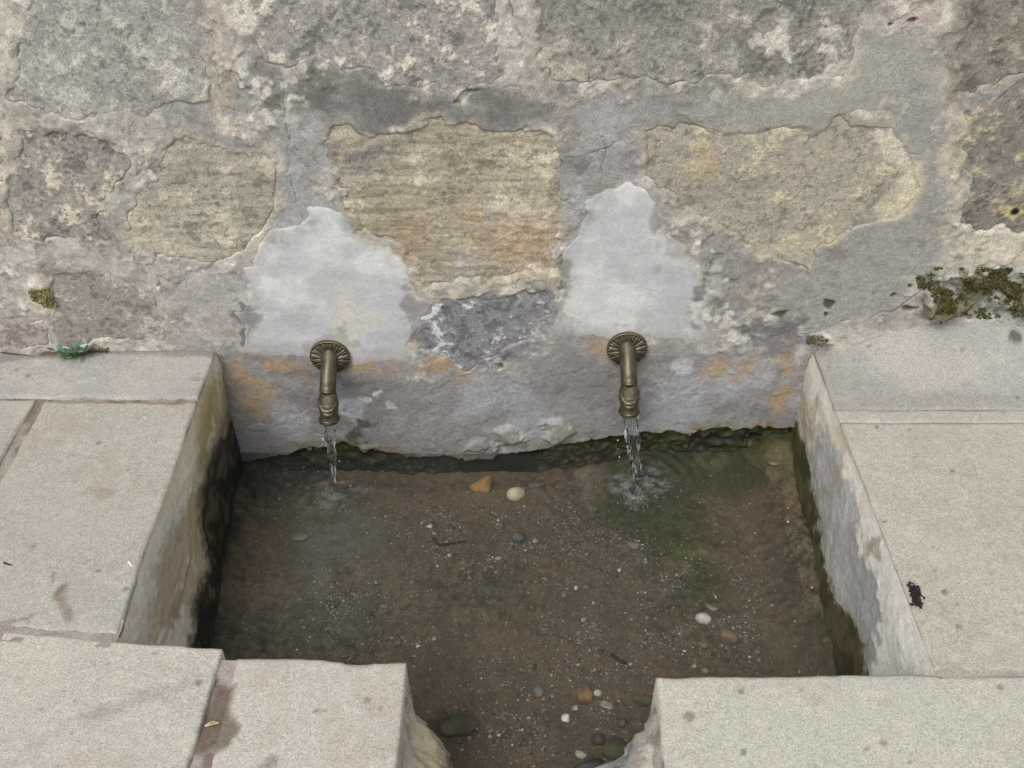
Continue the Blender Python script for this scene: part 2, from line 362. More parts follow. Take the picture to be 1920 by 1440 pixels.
slate = region(WP((868, 850), (1012, 842), (1012, 905), (868, 905)), .002, .001)
foot = mixc(foot, cb(38, 36, 32) + 0 * foot, slate * .85)
Cm = mixc(Cm, foot, dk)
Hm = Hm * (1 - dk * .4) - dk * (.009 + .004 * np.abs(nm2)) + dk * ns2 * .0012
Hm = np.where(slate * dk > .5, -.013, Hm)
rough_m = .92 - .50 * ss(-.01, .012, below) * inb

# hollows
def hollow(px, py, rx, ry, dep, col):
    global Hm
    m = blob(px, py, rx, ry, .5, .35); Hm = Hm - m * dep; pm(m, col, .9)
hcol = {228: (96, 92, 48), 1463: (84, 82, 56), 1548: (74, 70, 40), 1545: (74, 70, 40), 1678: (66, 60, 36), 1715: (76, 66, 44), 880: (96, 64, 44), 1710: (110, 82, 62),
        1722: (120, 108, 86), 1690: (104, 82, 68), 1714: (104, 82, 68), 1903: (24, 22, 18), 940: (108, 98, 60)}
for h in HOLES: hollow(*h, .004, hcol[h[0]])
lich = region(WP((55, 540), (95, 535), (100, 555), (112, 575), (85, 572), (60, 558)), .003, .001)

# --- stones
STONES = [ # outline, palette (main, light, dark), relief, laminae, pale lichen, tilt
 ('g', WP((36, -60), (368, -60), (378, 60), (392, 120), (390, 192), (330, 190), (250, 205), (140, 215), (60, 205), (32, 190), (38, 60)), (157, 154, 145), (178, 174, 160), (124, 122, 116), 1.0, .25, .15),
 ('h', WP((440, -60), (936, -60), (930, 60), (928, 110), (950, 150), (890, 182), (840, 162), (720, 168), (690, 125), (620, 108), (560, 135), (500, 118), (432, 60)), (156, 151, 143), (202, 194, 176), (116, 113, 108), 1.3, 0, .8),
 ('i', WP((1022, -60), (1640, -60), (1615, 60), (1612, 158), (1500, 160), (1330, 153), (1160, 150), (1030, 140), (1015, 110), (998, 62), (1015, 20)), (146, 142, 130), (170, 164, 146), (108, 105, 98), 1.3, 0, .3),
 ('j', WP((1803, -60), (2060, -60), (2060, 80), (1925, 132), (1825, 172), (1800, 150)), (136, 130, 117), (158, 150, 130), (104, 100, 90), 1.3, 0, .1),
 ('k', WP((1812, 200), (1925, 155), (2060, 100), (2060, 440), (1925, 430), (1832, 436), (1808, 400)), (134, 128, 117), (162, 152, 130), (100, 96, 88), 1.6, 0, .35),
 ('l', WP((28, 258), (100, 252), (235, 268), (262, 300), (215, 360), (190, 440), (110, 452), (22, 440), (12, 350)), (148, 143, 133), (196, 185, 164), (112, 108, 103), 1.5, .2, .9),
 ('m', WP((300, 285), (360, 262), (500, 268), (516, 300), (514, 380), (500, 440), (440, 476), (300, 482), (235, 452), (255, 380)), (167, 160, 143), (186, 176, 156), (136, 130, 114), .9, 1.0, .3),
 ('n', WP((603, 262), (640, 236), (700, 240), (790, 230), (830, 226), (870, 240), (960, 236), (1040, 250), (1053, 290), (1045, 330), (1050, 380), (1045, 420), (1066, 440), (1040, 470), (1035, 508), (950, 523), (880, 518), (820, 534), (790, 523), (740, 480), (690, 455), (660, 402), (640, 395), (620, 340), (600, 300)),
     (171, 161, 138), (190, 180, 157), (142, 133, 116), 1.0, 1.4, .2),
 ('o', WP((1208, 252), (1290, 236), (1330, 242), (1420, 246), (1560, 236), (1640, 226), (1700, 268), (1736, 290), (1735, 350), (1700, 392), (1640, 422), (1600, 432), (1540, 460), (1515, 508), (1440, 488), (1380, 440), (1310, 402), (1280, 380), (1212, 330)),
     (166, 158, 142), (188, 176, 148), (138, 132, 120), .9, .3, .2),
 ('p', WP((788, 568), (900, 548), (1000, 540), (1036, 560), (1030, 600), (985, 640), (910, 672), (870, 698), (815, 668), (780, 640)), (138, 136, 136), (200, 199, 198), (98, 97, 103), 1.0, 0, 1.0),
 ('q', WP((100, 512), (210, 508), (292, 552), (310, 600), (300, 640), (110, 642), (95, 590)), (148, 141, 131), (170, 162, 150), (122, 117, 108), .7, 0, .1),
 ('r', WP((-140, 560), (80, 590), (100, 640), (60, 650), (-140, 660)), (164, 152, 144), (184, 174, 164), (136, 126, 118), .7, 0, .1),
 ('s', WP((-140, 255), (5, 255), (8, 460), (-140, 470)), (178, 166, 148), (196, 186, 168), (140, 132, 120), 1.0, 0, .3),
 ('t', WP((1735, 515), (1800, 500), (1960, 505), (2060, 510), (2060, 590), (1830, 592), (1745, 585)), (160, 156, 146), (186, 182, 172), (112, 108, 98), 2.6, 0, .4),
]
# courses beyond the frame, plainer
def rect(x0, x1, z0, z1): 
    return [(x0, z0), (x0 + .01, z1), ((x0 + x1) / 2, z1 + .006), (x1 - .01, z1 - .004), (x1, z0 + .005), ((x0 + x1) / 2, z0)]
rr = random.Random(3)
for (z0, z1) in ((.30, .545), (.09, .28)):
    for sgn in (-1, 1):
        x = .93 if sgn > 0 else .90
        while x < 2.5:
            L = rr.uniform(.30, .55); a, b = (x, x + L) if sgn > 0 else (-x - L, -x)
            STONES.append(('z', rect(a, b, z0, z1), (152, 147, 136), (180, 172, 154), (116, 112, 104), 1.2, .2, .4)); x += L + .03
for (z0, z1) in ((.60, .88), (.91, 1.2), (1.23, 1.5), (1.53, 1.85)):
    x = -2.5 + rr.uniform(0, .2)
    while x < 2.4:
        L = rr.uniform(.32, .6); STONES.append(('z', rect(x, x + L, z0, z1), (150, 146, 136), (178, 170, 154), (116, 112, 104), 1.2, .2, .4)); x += L + .03

wall = empty('stone_wall', (0, 0, 0), 'old weathered stone block wall with patched mortar behind the basin', 'wall')
Cst = np.zeros(WX.shape + (3,))
hide = np.full(WX.shape, 1e3)                      # how far inside a stone the mortar is
objs = []
for k, (key, poly, c0, c1, c2, rel, la, li) in enumerate(STONES):
    s = box(poly, .022); c2 = tuple(a + (b - a) * .45 for a, b in zip(c2, c0))
    d = sdf(QX[s], QZ[s], poly) + ns2[s] * .0010
    o1, o2 = fbm(U[s[1]], Vv[s[0]], .05, 4, .6, seed=100 + k), fbm(U[s[1]], Vv[s[0]], .016, 4, .75, seed=200 + k)
    o3 = fbm(U[s[1]], Vv[s[0]], .0062, 3, .8, seed=300 + k)
    col = cw(*c0) + np.zeros(WX[s].shape + (3,))
    o4 = fbm(U[s[1]], Vv[s[0]], .0042, 2, .8, seed=400 + k)
    col = mixc(col, cw(*c1), ss(.0, 1.6, o1 * .45 + o2 * .35 + o3 * .6 + o4 * .5) * .8)
    col = mixc(col, cw(*c2), ss(.1, 1.6, -o1 * .4 - o2 * .35 + o3 * .55 - o4 * .55) * .8)
    if la:
        L_ = lam[s]; col = mixc(col, cw(*c2), ss(.5, 1.4, L_) * .42 * min(la, 1)); col = mixc(col, cw(*c1), ss(.5, 1.5, -L_) * .6 * min(la, 1))
    if li:
        lm = ss(1.25 - .35 * li, 1.45 - .25 * li, o2 * .9 + .45 * o1 + .2 * o3)
        col = mixc(col, cw(*c1) * 1.12, lm * .85)
    else: lm = 0
    pt = ss(1.1, 1.6, -o2 * .7 + o3 * .8)           # pits
    col = mixc(col, cw(*c2) * .72, pt * .7)
    if key == 'n':
        def g_(px, py, rx, ry):
            x, z = W(px, py); return np.exp(-((WX[s] - x) / (rx * 1.3 / F)) ** 2 - ((WZ[s] - z) / (ry * 1.6 / F)) ** 2)
        n_ = ss(-.8, .8, o1 + .5 * o2)
        col = mixc(col, cw(136, 129, 122), np.clip(g_(670, 285, 70, 40) * 1.2, 0, 1) * n_)
        col = mixc(col, cw(176, 148, 112), np.clip(g_(970, 455, 90, 45) + g_(890, 400, 30, 20), 0, 1) * .75 * (.5 + .5 * n_))
        col = mixc(col, cw(162, 146, 112), np.clip(g_(760, 440, 70, 60), 0, 1) * .65)
        col = mixc(col, cw(166, 160, 152), np.clip(g_(850, 500, 60, 40) + g_(915, 390, 16, 60), 0, 1) * .8 * n_)
    if key == 'o':
        P_ = WP((1640, 425), (1700, 395), (1740, 350), (1738, 290), (1700, 300), (1690, 350), (1650, 395)); e = ss(.012, -.008, sdf(QX[s], QZ[s], P_) + .003 * o2)
        col = mixc(col, cw(204, 192, 164), e * .9)
        P_ = WP((1640, 250), (1690, 270), (1690, 300), (1640, 290)); e = ss(.008, -.004, sdf(QX[s], QZ[s], P_) + .006 * o2); col = mixc(col, cw(204, 192, 172), e * .8)
        x, z = W(1300, 330); e = np.exp(-((WX[s] - x) / .08) ** 2 - ((WZ[s] - z) / .06) ** 2); col = mixc(col, cw(178, 160, 124), e * ss(-.4, 1, o1) * .8)
        x, z = W(1420, 460); e = np.exp(-((WX[s] - x) / .10) ** 2 - ((WZ[s] - z) / .05) ** 2); col = mixc(col, cw(190, 178, 150), e * ss(-.6, .8, o2) * .8)
    if key in 'hi':
        x, z = W(1480, 90); e = np.exp(-((WX[s] - x) / .07) ** 2 - ((WZ[s] - z) / .06) ** 2); col = mixc(col, cw(206, 200, 186), e * ss(.2, .7, o2 + .4 * o1) * .9)
    if key == 't':
        ms = ss(.1, .7, o1 * .9 + .5 * o2); col = mixc(col, cb(82, 78, 40), ms * .8)
    if key == 'k':
        x, z = W(1890, 398); e = np.exp(-((WX[s] - x) / .022) ** 2 - ((WZ[s] - z) / .012) ** 2); col = mixc(col, cw(190, 176, 130), ss(.3, .6, e + .2 * o2))
        x, z = W(1903, 396); e = ss(.008, .004, np.hypot(WX[s] - x, WZ[s] - z)); col = mixc(col, cw(28, 25, 20), e)
    h = o1 * .0005 * rel + o2 * .00024 * rel + o3 * .00015 * rel - pt * .0006 * rel + (lam[s] * .00035 * la) + nb[s] * .0016 + .0006
    if li: h = h + lm * .0004
    if key == 't': h = h + .010 * ss(-.03, -.0, -np.abs(d)) + .006 * o1
    if key == 'n': h = h - .0015
    round_ = ss(0, -.010, d); h = h - (1 - round_) * .0004
    outd = np.clip((d + .002) / .008, 0, 1.6); h = h - outd * .010
    nearer = d < hide[s]; sub = Cst[s]; sub[nearer] = col[nearer]; hide[s] = np.minimum(hide[s], d)
    objs.append((s, h, col, d))
wob = .007 * ss(-.2, 1.4, fbm(U, Vv, .03, 4, .6, seed=61) + .5 * nb2)      # mortar laps over the stones here and there
inner = np.clip((-hide - wob) / .011, 0, 1)
Hm_v = Hm - inner * .010 - ss(.004, -.002, hide) * .0006
Cm = Cm * (1 + (.055 * nf + .05 * ns2)[..., None] * (1 - .6 * sm_)[..., None])
Cm = mixc(Cm, Cst, .85 * ss(.019, -.002, hide) * ss(-1.0, .5, nm2 + .5 * nb2) * (hide < .0195))   # mortar smeared and worn thin at the stones
# dirt that collects along the ragged lips where mortar meets stone
dl = np.exp(-((hide + wob + .0008) / .0013) ** 2) * ss(-.5, .6, nm2 + .3 * nb2)
Cm = Cm * (1 - .14 * dl[..., None])
grid_obj('mortar', WX, -Hm_v, WZ, M_mortar, wall, Cm, rough_m, keep=hide > -.022, flip=False)
for s, h, col, d in objs:
    col = mixc(col, Cm[s], .8 * ss(-.022, -.001, d + .004 * nm[s]) * ss(.0, .9, nb2[s] + .5 * nm2[s]))     # lime smears over the stone's margin
    col = mixc(col, col * .84, np.exp(-((d + .0012) / .0014) ** 2) * ss(.0, 1.2, nm[s]))
    grid_obj('stone', WX[s], -h, WZ[s], M_stone, wall, col, np.full(h.shape, .93), keep=d < .006)

# --- later repairs: pale plaster round the spouts, grey cement at the upper right, thin grey skims
def patch(poly, c0, c1, thick, feather_z=None, mat=M_plaster, seed=0, rag=.0, label=None, mult=.5):
    s = box(poly, .03)
    d = sdf(WX[s] + wx1[s] * 1.1, WZ[s] + wz1[s] * 1.1, poly) + ns2[s] * .0010 + rag * nm2[s] - .0055
    o1 = fbm(U[s[1]], Vv[s[0]], .06, 3, .55, seed=500 + seed); o2 = fbm(U[s[1]], Vv[s[0]], .012, 3, .7, seed=520 + seed)
    col = mixc(cw(*c0) + np.zeros(d.shape + (3,)), cw(*c1), ss(-.9, 1.2, o1 + .35 * o2) * .8)
    h = np.maximum(nb[s] * .0010 + .0015 + o1 * .0003, Hm[s] + .0003) + .0002 + thick * .4 + o2 * .00010
    tw = fbm(U[s[1]], Vv[s[0]], .010, 3, .7, seed=540 + seed, an=5); col = col * (1 + .028 * tw[..., None])        # trowel strokes
    for sx, sy, srx, sry, sc_, sa in ((672, 605, 34, 26, (206, 198, 176), .45), (655, 585, 20, 40, (206, 199, 180), .5), (560, 600, 40, 12, (170, 172, 170), .5), (620, 672, 48, 34, (150, 148, 142), .55), (1175, 655, 50, 34, (150, 149, 146), .55),
                                      (1310, 540, 9, 46, (126, 126, 122), .8), (1050, 540, 10, 40, (150, 146, 138), .8), (780, 590, 12, 34, (126, 122, 118), .7), (470, 600, 12, 40, (130, 126, 118), .7), (1235, 420, 8, 40, (160, 160, 156), .6), (1110, 560, 20, 60, (194, 195, 192), .5), (520, 455, 30, 14, (150, 150, 146), .6)):
        m_ = blob(sx, sy, srx, sry, 1.1, .7)[s]; col = mixc(col, cw(*sc_), m_ * sa)
    ed = 1
    if feather_z:
        za, zb = feather_z; t = ss(za, zb, WZ[s] + nm[s] * .006 + nb2[s] * .008)
        col = mixc(Cm[s], col, t); h = h * t + (Hm[s] - .0008) * (1 - t); ed = t
    col = mixc(mixc(Cm[s], col, .25 + 0 * d), col, ss(.004, -.028, d + .009 * nm2[s] + .005 * nb2[s]))
    h = h - np.clip((d + .005) / .009, 0, 2) * .0032
    col = mixc(col, Cm[s] * .8, np.exp(-((d + .0008) / .0018) ** 2) * ss(-.1, 1.0, nm2[s]) * .7 * ed)
    o = grid_obj('plaster_patch', WX[s], -h, WZ[s], mat, wall, col, np.full(h.shape, .9), keep=d < .004)
    if label: o['label'] = label
    return o, s, h
zf = lambda a, b: (W(960, a)[1], W(960, b)[1])
patch(PL, (187, 188, 187), (214, 214, 211), .0010, zf(715, 640), seed=1, rag=.001, label='pale plaster patch above the left spout')
patch(PR, (187, 188, 187), (213, 213, 210), .0012, zf(668, 590), seed=2, rag=.001, label='pale pointed plaster patch above the right spout')
patch(P3, (148, 147, 139), (166, 162, 147), .0004, None, M_mortar, seed=3, rag=.002)

# ================================================================== THE LEDGE
ledge = empty('stone_ledge', (0, 0, 0), kind='structure', label='pale limestone ledge paving round the sunken basin')
def lift(x, y):                                    # the ledge climbs a little at the wall on the right
    return .058 * ss(.46, .62, x) * ss(-.10, .02, y)
def slab(quad, base, pinks, seed, falloff=1.0, step=.0032, depth=.27, arris=.0045, marks=None, name='slab', outer=True, zoff=0.0):
    """quad: four corners, counter-clockwise seen from above, from the near-left one"""
    A, B, D_, E = [np.array(q, float) for q in quad]
    L1 = max(np.linalg.norm(B - A), np.linalg.norm(E - D_)); L2 = max(np.linalg.norm(E - A), np.linalg.norm(D_ - B))
    nu, nv = max(6, int(L1 / step)), max(6, int(L2 / step))
    u, v = np.linspace(0, 1, nu), np.linspace(0, 1, nv); UU, VV = np.meshgrid(u, v)
    P = (A * ((1 - UU) * (1 - VV))[..., None] + B * (UU * (1 - VV))[..., None] + D_ * (UU * VV)[..., None] + E * ((1 - UU) * VV)[..., None])
    um, vm_ = u * L1 + seed * 3.1, v * L2 + seed * 1.7
    # edges that are not dead straight
    e1 = fbm(um, vm_, .09, 4, .6, seed=seed + 700) * .0007; e2 = fbm(um, vm_, .09, 4, .6, seed=seed + 750) * .0007
    X, Y = P[..., 0] + e1, P[..., 1] + e2
    d1 = np.minimum(UU, 1 - UU) * L1; d2 = np.minimum(VV, 1 - VV) * L2; de = np.minimum(d1, d2)
    ch = fbm(um, vm_, .03, 4, .6, seed=seed + 800)
    r = arris * (.8 + .3 * ch) + .004 * ss(1.9, 2.8, ch)
    r = np.maximum(r, .001)
    q = np.clip(1 - de / r, 0, 1); Z = -r * (1 - np.sqrt(1 - q * q * .98)) * .85
    o1, o2, o3 = fbm(um, vm_, .25, 3, seed=seed + 810), fbm(um, vm_, .05, 4, .6, seed=seed + 820), fbm(um, vm_, .013, 3, .7, seed=seed + 830)
    Z = Z + o1 * .0009 + o2 * .0005 + o3 * .00018 + lift(X, Y) + zoff
    col = cl(*base) + np.zeros(X.shape + (3,))
    col = mixc(col, cl(*pinks[0]), ss(-.3, 1.5, o1 + .5 * o2) * .7)
    col = mixc(col, cl(*pinks[1]), ss(.1, 1.5, -o1 * .5 + .8 * o2) * .6)
    col = mixc(col, cl(*pinks[2]), ss(.9, 1.7, o3 * .8 + .4 * o2) * .45)
    col = mixc(col, cl(*pinks[1]) * .84, ss(.0, .9, q) * ss(-.3, .8, o2) * .45)
    col = mixc(col, cl(214, 206, 190) + 0 * col, ss(.8, 1.8, o1 * .6 - o2 * .7) * .4)
    rq = RS(seed + 40)                              # specks: grit, lichen spots, droppings
    for _ in range(int(70 * L1 * L2 / .3)):
        i, j = rq.randint(2, nv - 2), rq.randint(2, nu - 2); k = rq.randint(0, 2); a = rq.uniform(.15, .55)
        if abs(X[i, j]) > 1.1: continue
        col[i:i + 1 + k, j:j + 1 + rq.randint(0, 2)] *= (1 - a) if rq.rand() < .75 else (1 + .35 * a)
        if rq.rand() < .3: Z[i:i + 1 + k, j:j + 1 + k] -= .0006
    col = col * falloff * np.array([1.055, 1.045, 1.02])  # weaker light towards the wall, painted in as darker slab colour
    if marks: col, Z = marks(col, Z, X, Y, o2, o3)
    # skirt
    ring = [(0, j) for j in range(nu)] + [(i, nu - 1) for i in range(1, nv)] + [(nv - 1, j) for j in range(nu - 2, -1, -1)] + [(i, 0) for i in range(nv - 2, 0, -1)]
    V = np.stack([X, Y, Z], -1).reshape(-1, 3); idx = np.arange(nu * nv).reshape(nv, nu)
    Q = np.stack([idx[:-1, :-1], idx[:-1, 1:], idx[1:, 1:], idx[1:, :-1]], -1).reshape(-1, 4)
    ri = np.array([i * nu + j for i, j in ring]); n = len(ri); rv = V[ri]; rc = col.reshape(-1, 3)[ri]
    layers, cols, faces = [V], [col.reshape(-1, 3)], [Q]; prev = ri; off = len(V); rs = RS(seed)
    for t in (.25, .6, 1.0):
        nvv = rv.copy(); nvv[:, 2] = rv[:, 2] - depth * t; layers.append(nvv); cols.append(rc * .9)
        cur = np.arange(off, off + n); off += n
        faces.append(np.stack([np.roll(prev, -1), prev, cur, np.roll(cur, -1)], -1)); prev = cur
    return mesh_obj(name, np.concatenate(layers), np.concatenate(faces), M_slab, ledge, np.concatenate(cols), np.full(off, .88))
LP = ((198, 195, 184), (196, 185, 171), (216, 212, 202))
LB = (204, 198, 186)
RP = ((203, 202, 187), (194, 188, 171), (218, 214, 201))
RB = (203, 199, 185)
def gmark(poly=None, spot=None, line=None, wd=.004, f=.004):
    def m(X, Y, o2, o3):
        if poly: return ss(f, -f, sdf(X + o2 * .002, Y + o3 * .0015, GP(*poly)) + .001 * o3)
        if line: return ss(1.5, .5, dline(X + o2 * .0015, Y + o3 * .001, GP(*line)) / wd + .25 * o3)
        px, py, rx, ry = spot; x, y = G(px, py); k = 1.15 / F
        return ss(1.3, .7, np.hypot((X - x) / (rx * k), (Y - y) / (ry * k * 1.35)) + .18 * o3 + .15 * o2)
    return m
def marker(items, carve=True):
    def f(col, Z, X, Y, o2, o3):
        for m, c, a, dz in items:
            k = m(X, Y, o2, o3) * a; col = mixc(col, cl(*c), k); Z = Z + k * dz
        return col, Z
    return f
yb = lambda py: G(960, py)[1]
MUD = (140, 118, 98)
# left side
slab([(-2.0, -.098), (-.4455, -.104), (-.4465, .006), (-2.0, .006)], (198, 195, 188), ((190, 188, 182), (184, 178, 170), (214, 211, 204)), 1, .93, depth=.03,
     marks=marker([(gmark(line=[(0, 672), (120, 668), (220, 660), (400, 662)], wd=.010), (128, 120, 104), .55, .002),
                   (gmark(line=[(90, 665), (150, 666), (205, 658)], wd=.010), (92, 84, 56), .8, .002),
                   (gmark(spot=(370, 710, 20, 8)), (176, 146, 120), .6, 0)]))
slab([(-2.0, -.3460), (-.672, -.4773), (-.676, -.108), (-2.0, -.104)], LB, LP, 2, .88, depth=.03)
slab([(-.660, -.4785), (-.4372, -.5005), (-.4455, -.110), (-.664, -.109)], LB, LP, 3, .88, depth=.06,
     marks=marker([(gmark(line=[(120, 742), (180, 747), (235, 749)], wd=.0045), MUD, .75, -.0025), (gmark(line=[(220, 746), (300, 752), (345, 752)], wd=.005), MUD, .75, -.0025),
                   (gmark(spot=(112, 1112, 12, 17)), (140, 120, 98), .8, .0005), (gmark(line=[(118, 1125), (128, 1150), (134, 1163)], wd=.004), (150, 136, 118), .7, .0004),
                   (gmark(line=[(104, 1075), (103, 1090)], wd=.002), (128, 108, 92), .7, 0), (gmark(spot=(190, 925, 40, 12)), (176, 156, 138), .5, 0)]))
slab([(-2.0, -.95), (-.318, -.95), (-.3165, -.5185), (-2.0, -.3520)], LB, LP, 4,
     marks=marker([(gmark(line=[(180, 1340), (250, 1310), (340, 1290)], wd=.010), (172, 162, 154), .45, 0), (gmark(poly=[(404, 1285), (440, 1288), (428, 1335), (442, 1372), (428, 1398), (396, 1415), (372, 1440), (340, 1445), (352, 1400), (378, 1345)], f=.004), (126, 108, 90), .85, -.0006), (gmark(spot=(372, 1281, 8, 5)), (160, 128, 108), .8, 0),
                   (gmark(line=[(60, 1400), (140, 1350), (180, 1340)], wd=.006), (180, 170, 160), .35, 0)]))
def wedge(*p): return gmark(poly=list(p), f=.003)
slab([(-.300, -.95), (-.1125, -.95), (-.114, -.5345), (-.2985, -.5275)], (206, 200, 188), LP, 5,
     marks=marker([(gmark(poly=[(404, 1285), (440, 1288), (428, 1335), (442, 1372), (428, 1398), (396, 1415), (372, 1440), (340, 1445), (352, 1400), (378, 1345)], f=.004), (126, 108, 90), .85, -.0006), (gmark(spot=(505, 1430, 10, 8)), (150, 138, 126), .6, 0), (gmark(spot=(595, 1332, 5, 3)), (130, 110, 96), .7, 0)]))
# right side
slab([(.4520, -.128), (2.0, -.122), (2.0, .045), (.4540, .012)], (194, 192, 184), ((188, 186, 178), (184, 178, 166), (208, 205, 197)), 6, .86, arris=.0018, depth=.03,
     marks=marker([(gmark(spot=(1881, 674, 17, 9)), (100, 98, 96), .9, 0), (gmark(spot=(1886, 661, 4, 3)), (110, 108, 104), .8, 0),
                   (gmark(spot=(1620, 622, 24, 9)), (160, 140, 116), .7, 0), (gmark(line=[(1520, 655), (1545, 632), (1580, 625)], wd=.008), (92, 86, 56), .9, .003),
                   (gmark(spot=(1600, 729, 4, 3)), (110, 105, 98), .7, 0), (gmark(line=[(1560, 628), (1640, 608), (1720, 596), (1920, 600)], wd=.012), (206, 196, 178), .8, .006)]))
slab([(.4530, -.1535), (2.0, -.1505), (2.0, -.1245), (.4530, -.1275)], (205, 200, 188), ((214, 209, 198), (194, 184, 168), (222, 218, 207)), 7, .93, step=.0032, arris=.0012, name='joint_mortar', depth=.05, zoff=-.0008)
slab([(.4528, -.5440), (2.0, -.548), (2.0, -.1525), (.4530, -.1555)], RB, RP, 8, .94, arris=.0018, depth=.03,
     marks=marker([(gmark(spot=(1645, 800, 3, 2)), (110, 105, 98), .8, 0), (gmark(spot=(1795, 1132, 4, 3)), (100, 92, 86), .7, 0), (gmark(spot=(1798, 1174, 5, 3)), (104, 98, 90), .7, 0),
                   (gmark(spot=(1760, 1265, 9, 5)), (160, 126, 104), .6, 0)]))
slab([(.1320, -.95), (2.0, -.95), (2.0, -.550), (.1545, -.5515)], RB, RP, 9,
     marks=marker([(gmark(spot=(1295, 1345, 7, 5)), (150, 142, 126), .8, 0), (gmark(spot=(1653, 1395, 10, 7)), (158, 148, 128), .8, 0), (gmark(spot=(1443, 1366, 4, 3)), (160, 140, 110), .7, 0),
                   (gmark(spot=(1762, 1267, 7, 5)), (164, 122, 98), .8, 0), (gmark(spot=(1873, 1290, 6, 4)), (128, 112, 98), .7, 0), (gmark(spot=(1303, 1322, 3, 2)), (110, 100, 90), .7, 0)]))
# bedding mortar showing in the joints
def bed(x0, x1, y0, y1, c, seed, z=-.007, marks=None, mud=.8, skew=0):
    u, v = np.arange(x0, x1 + .004, .005), np.arange(y0, y1 + .004, .005)
    X, Y = np.meshgrid(u, v); Y = Y + skew * (X - x1); a, b = fbm(u, v, .03, 4, .6, seed=seed), fbm(u, v, .01, 3, .6, seed=seed + 1)
    col = mixc(cl(*c) + np.zeros(X.shape + (3,)), cl(130, 112, 94), ss(.2, 1.2, a) * mud); Z = z + a * .0010 + b * .0006
    if marks: col, Z = marks(col, Z, X, Y, a, b)
    grid_obj('joint_mortar', X, Y, Z, M_mortar, ledge, col, np.full(X.shape, .95))
bed(-.90, -.450, -.118, -.092, (176, 160, 142), 61, z=-.0045)
bed(-.684, -.652, -.488, -.100, (178, 168, 152), 62, z=-.004)
bed(-2.0, -.4375, -.520, -.484, (190, 180, 168), 63, z=-.0016, mud=.3, skew=-.099)
bed(-.330, -.2965, -.95, -.5310, (188, 174, 162), 64, z=-.0035,
    marks=marker([(gmark(poly=[(398, 1270), (438, 1288), (428, 1340), (436, 1370), (380, 1412), (345, 1410), (380, 1340)], f=.004), (122, 104, 86), .85, -.002)]))
bed(.4515, .90, -.556, -.538, (192, 186, 172), 65, z=-.0015, mud=.1)
# wet patch of mud on the slab edge, mortar fillet at the corner of the basin
# ================================================================== THE BASIN
basin = empty('stone_basin', (0, -.28, -.26), 'shallow sunken stone basin with stained side walls, full of clear water', 'basin')
basin_inv = Matrix.Translation((0, .28, .26))
def adopt(o): o.parent = basin; o.matrix_parent_inverse = basin_inv; return o
WATER_Z, FLOOR_Z = -.215, -.256
def project(X, Y, Z):
    dx, dy, dz = X, Y - CY, Z - CZ
    f = dy * cos(TH) - dz * sin(TH); up = dy * sin(TH) + dz * cos(TH)
    return 960 + F * dx / f, 720 - F * up / f
ya, zs = np.arange(-.575, .022, .0021), np.append(np.arange(-.285, -.0035, .0021), [-.0024, -.0012])
YA, ZS = np.meshgrid(ya, zs)
t_ = -YA / .52; dp = -ZS
a1, a2, a3 = fbm(ya, zs, .07, 3, seed=31), fbm(ya, zs, .022, 4, .65, seed=32), fbm(ya, zs, .008, 3, .7, seed=33)
def poly_side(px, py, pts, f=6, rag=5): return ss(f, -f, sdf(px + a2 * rag, py + a3 * rag * .6, pts) + a2 * rag * .6)
# left
topx = -.4452 + .008 * t_; botx = -.4420 + .042 * t_
XL = topx + (botx - topx) * (dp / .256) ** 1.1
bulge = ss(.07, .10, dp + .02 * a1 - .03 * (1 - np.clip(t_, 0, 1)))
XL = XL + (a1 * .0016 + a2 * .0005 + a3 * .0002 + .001) * ss(.0, .035, dp) - bulge * .003
PX, PY = project(XL, YA, ZS)
col = mixc(cb(232, 224, 204) + np.zeros(XL.shape + (3,)), cb(214, 204, 178), ss(-.6, .9, a1 + .4 * a2))
col = mixc(col, cb(212, 212, 200), poly_side(PX, PY, [(335, 940), (350, 960), (300, 1080), (285, 1200), (262, 1200), (275, 1080), (310, 980)], 12) * .8)
col = mixc(col, cb(172, 152, 114), poly_side(PX, PY, [(360, 930), (395, 960), (378, 1060), (355, 1140), (285, 1210), (290, 1070), (320, 990)], 14, 9) * .75)
col = mixc(col, cb(168, 148, 92), poly_side(PX, PY, [(400, 700), (425, 720), (425, 790), (410, 800), (395, 850), (375, 880), (370, 780)], 10, 7) * .85)
col = mixc(col, cb(134, 126, 88), poly_side(PX, PY, [(375, 850), (392, 850), (388, 960), (375, 1000), (365, 940)], 10, 7) * .6)
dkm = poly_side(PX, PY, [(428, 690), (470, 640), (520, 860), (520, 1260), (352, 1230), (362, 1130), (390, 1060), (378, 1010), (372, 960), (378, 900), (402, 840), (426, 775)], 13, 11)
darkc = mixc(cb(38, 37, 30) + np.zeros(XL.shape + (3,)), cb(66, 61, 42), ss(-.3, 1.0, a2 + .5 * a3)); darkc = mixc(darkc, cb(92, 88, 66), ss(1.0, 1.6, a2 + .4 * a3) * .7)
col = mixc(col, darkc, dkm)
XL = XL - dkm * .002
o = grid_obj('side_wall', XL, YA, ZS, M_wet, None, col, .85 - .35 * dkm, flip=True); adopt(o); o['label'] = 'olive brown side wall with dark mossy foot, left of the spouts'
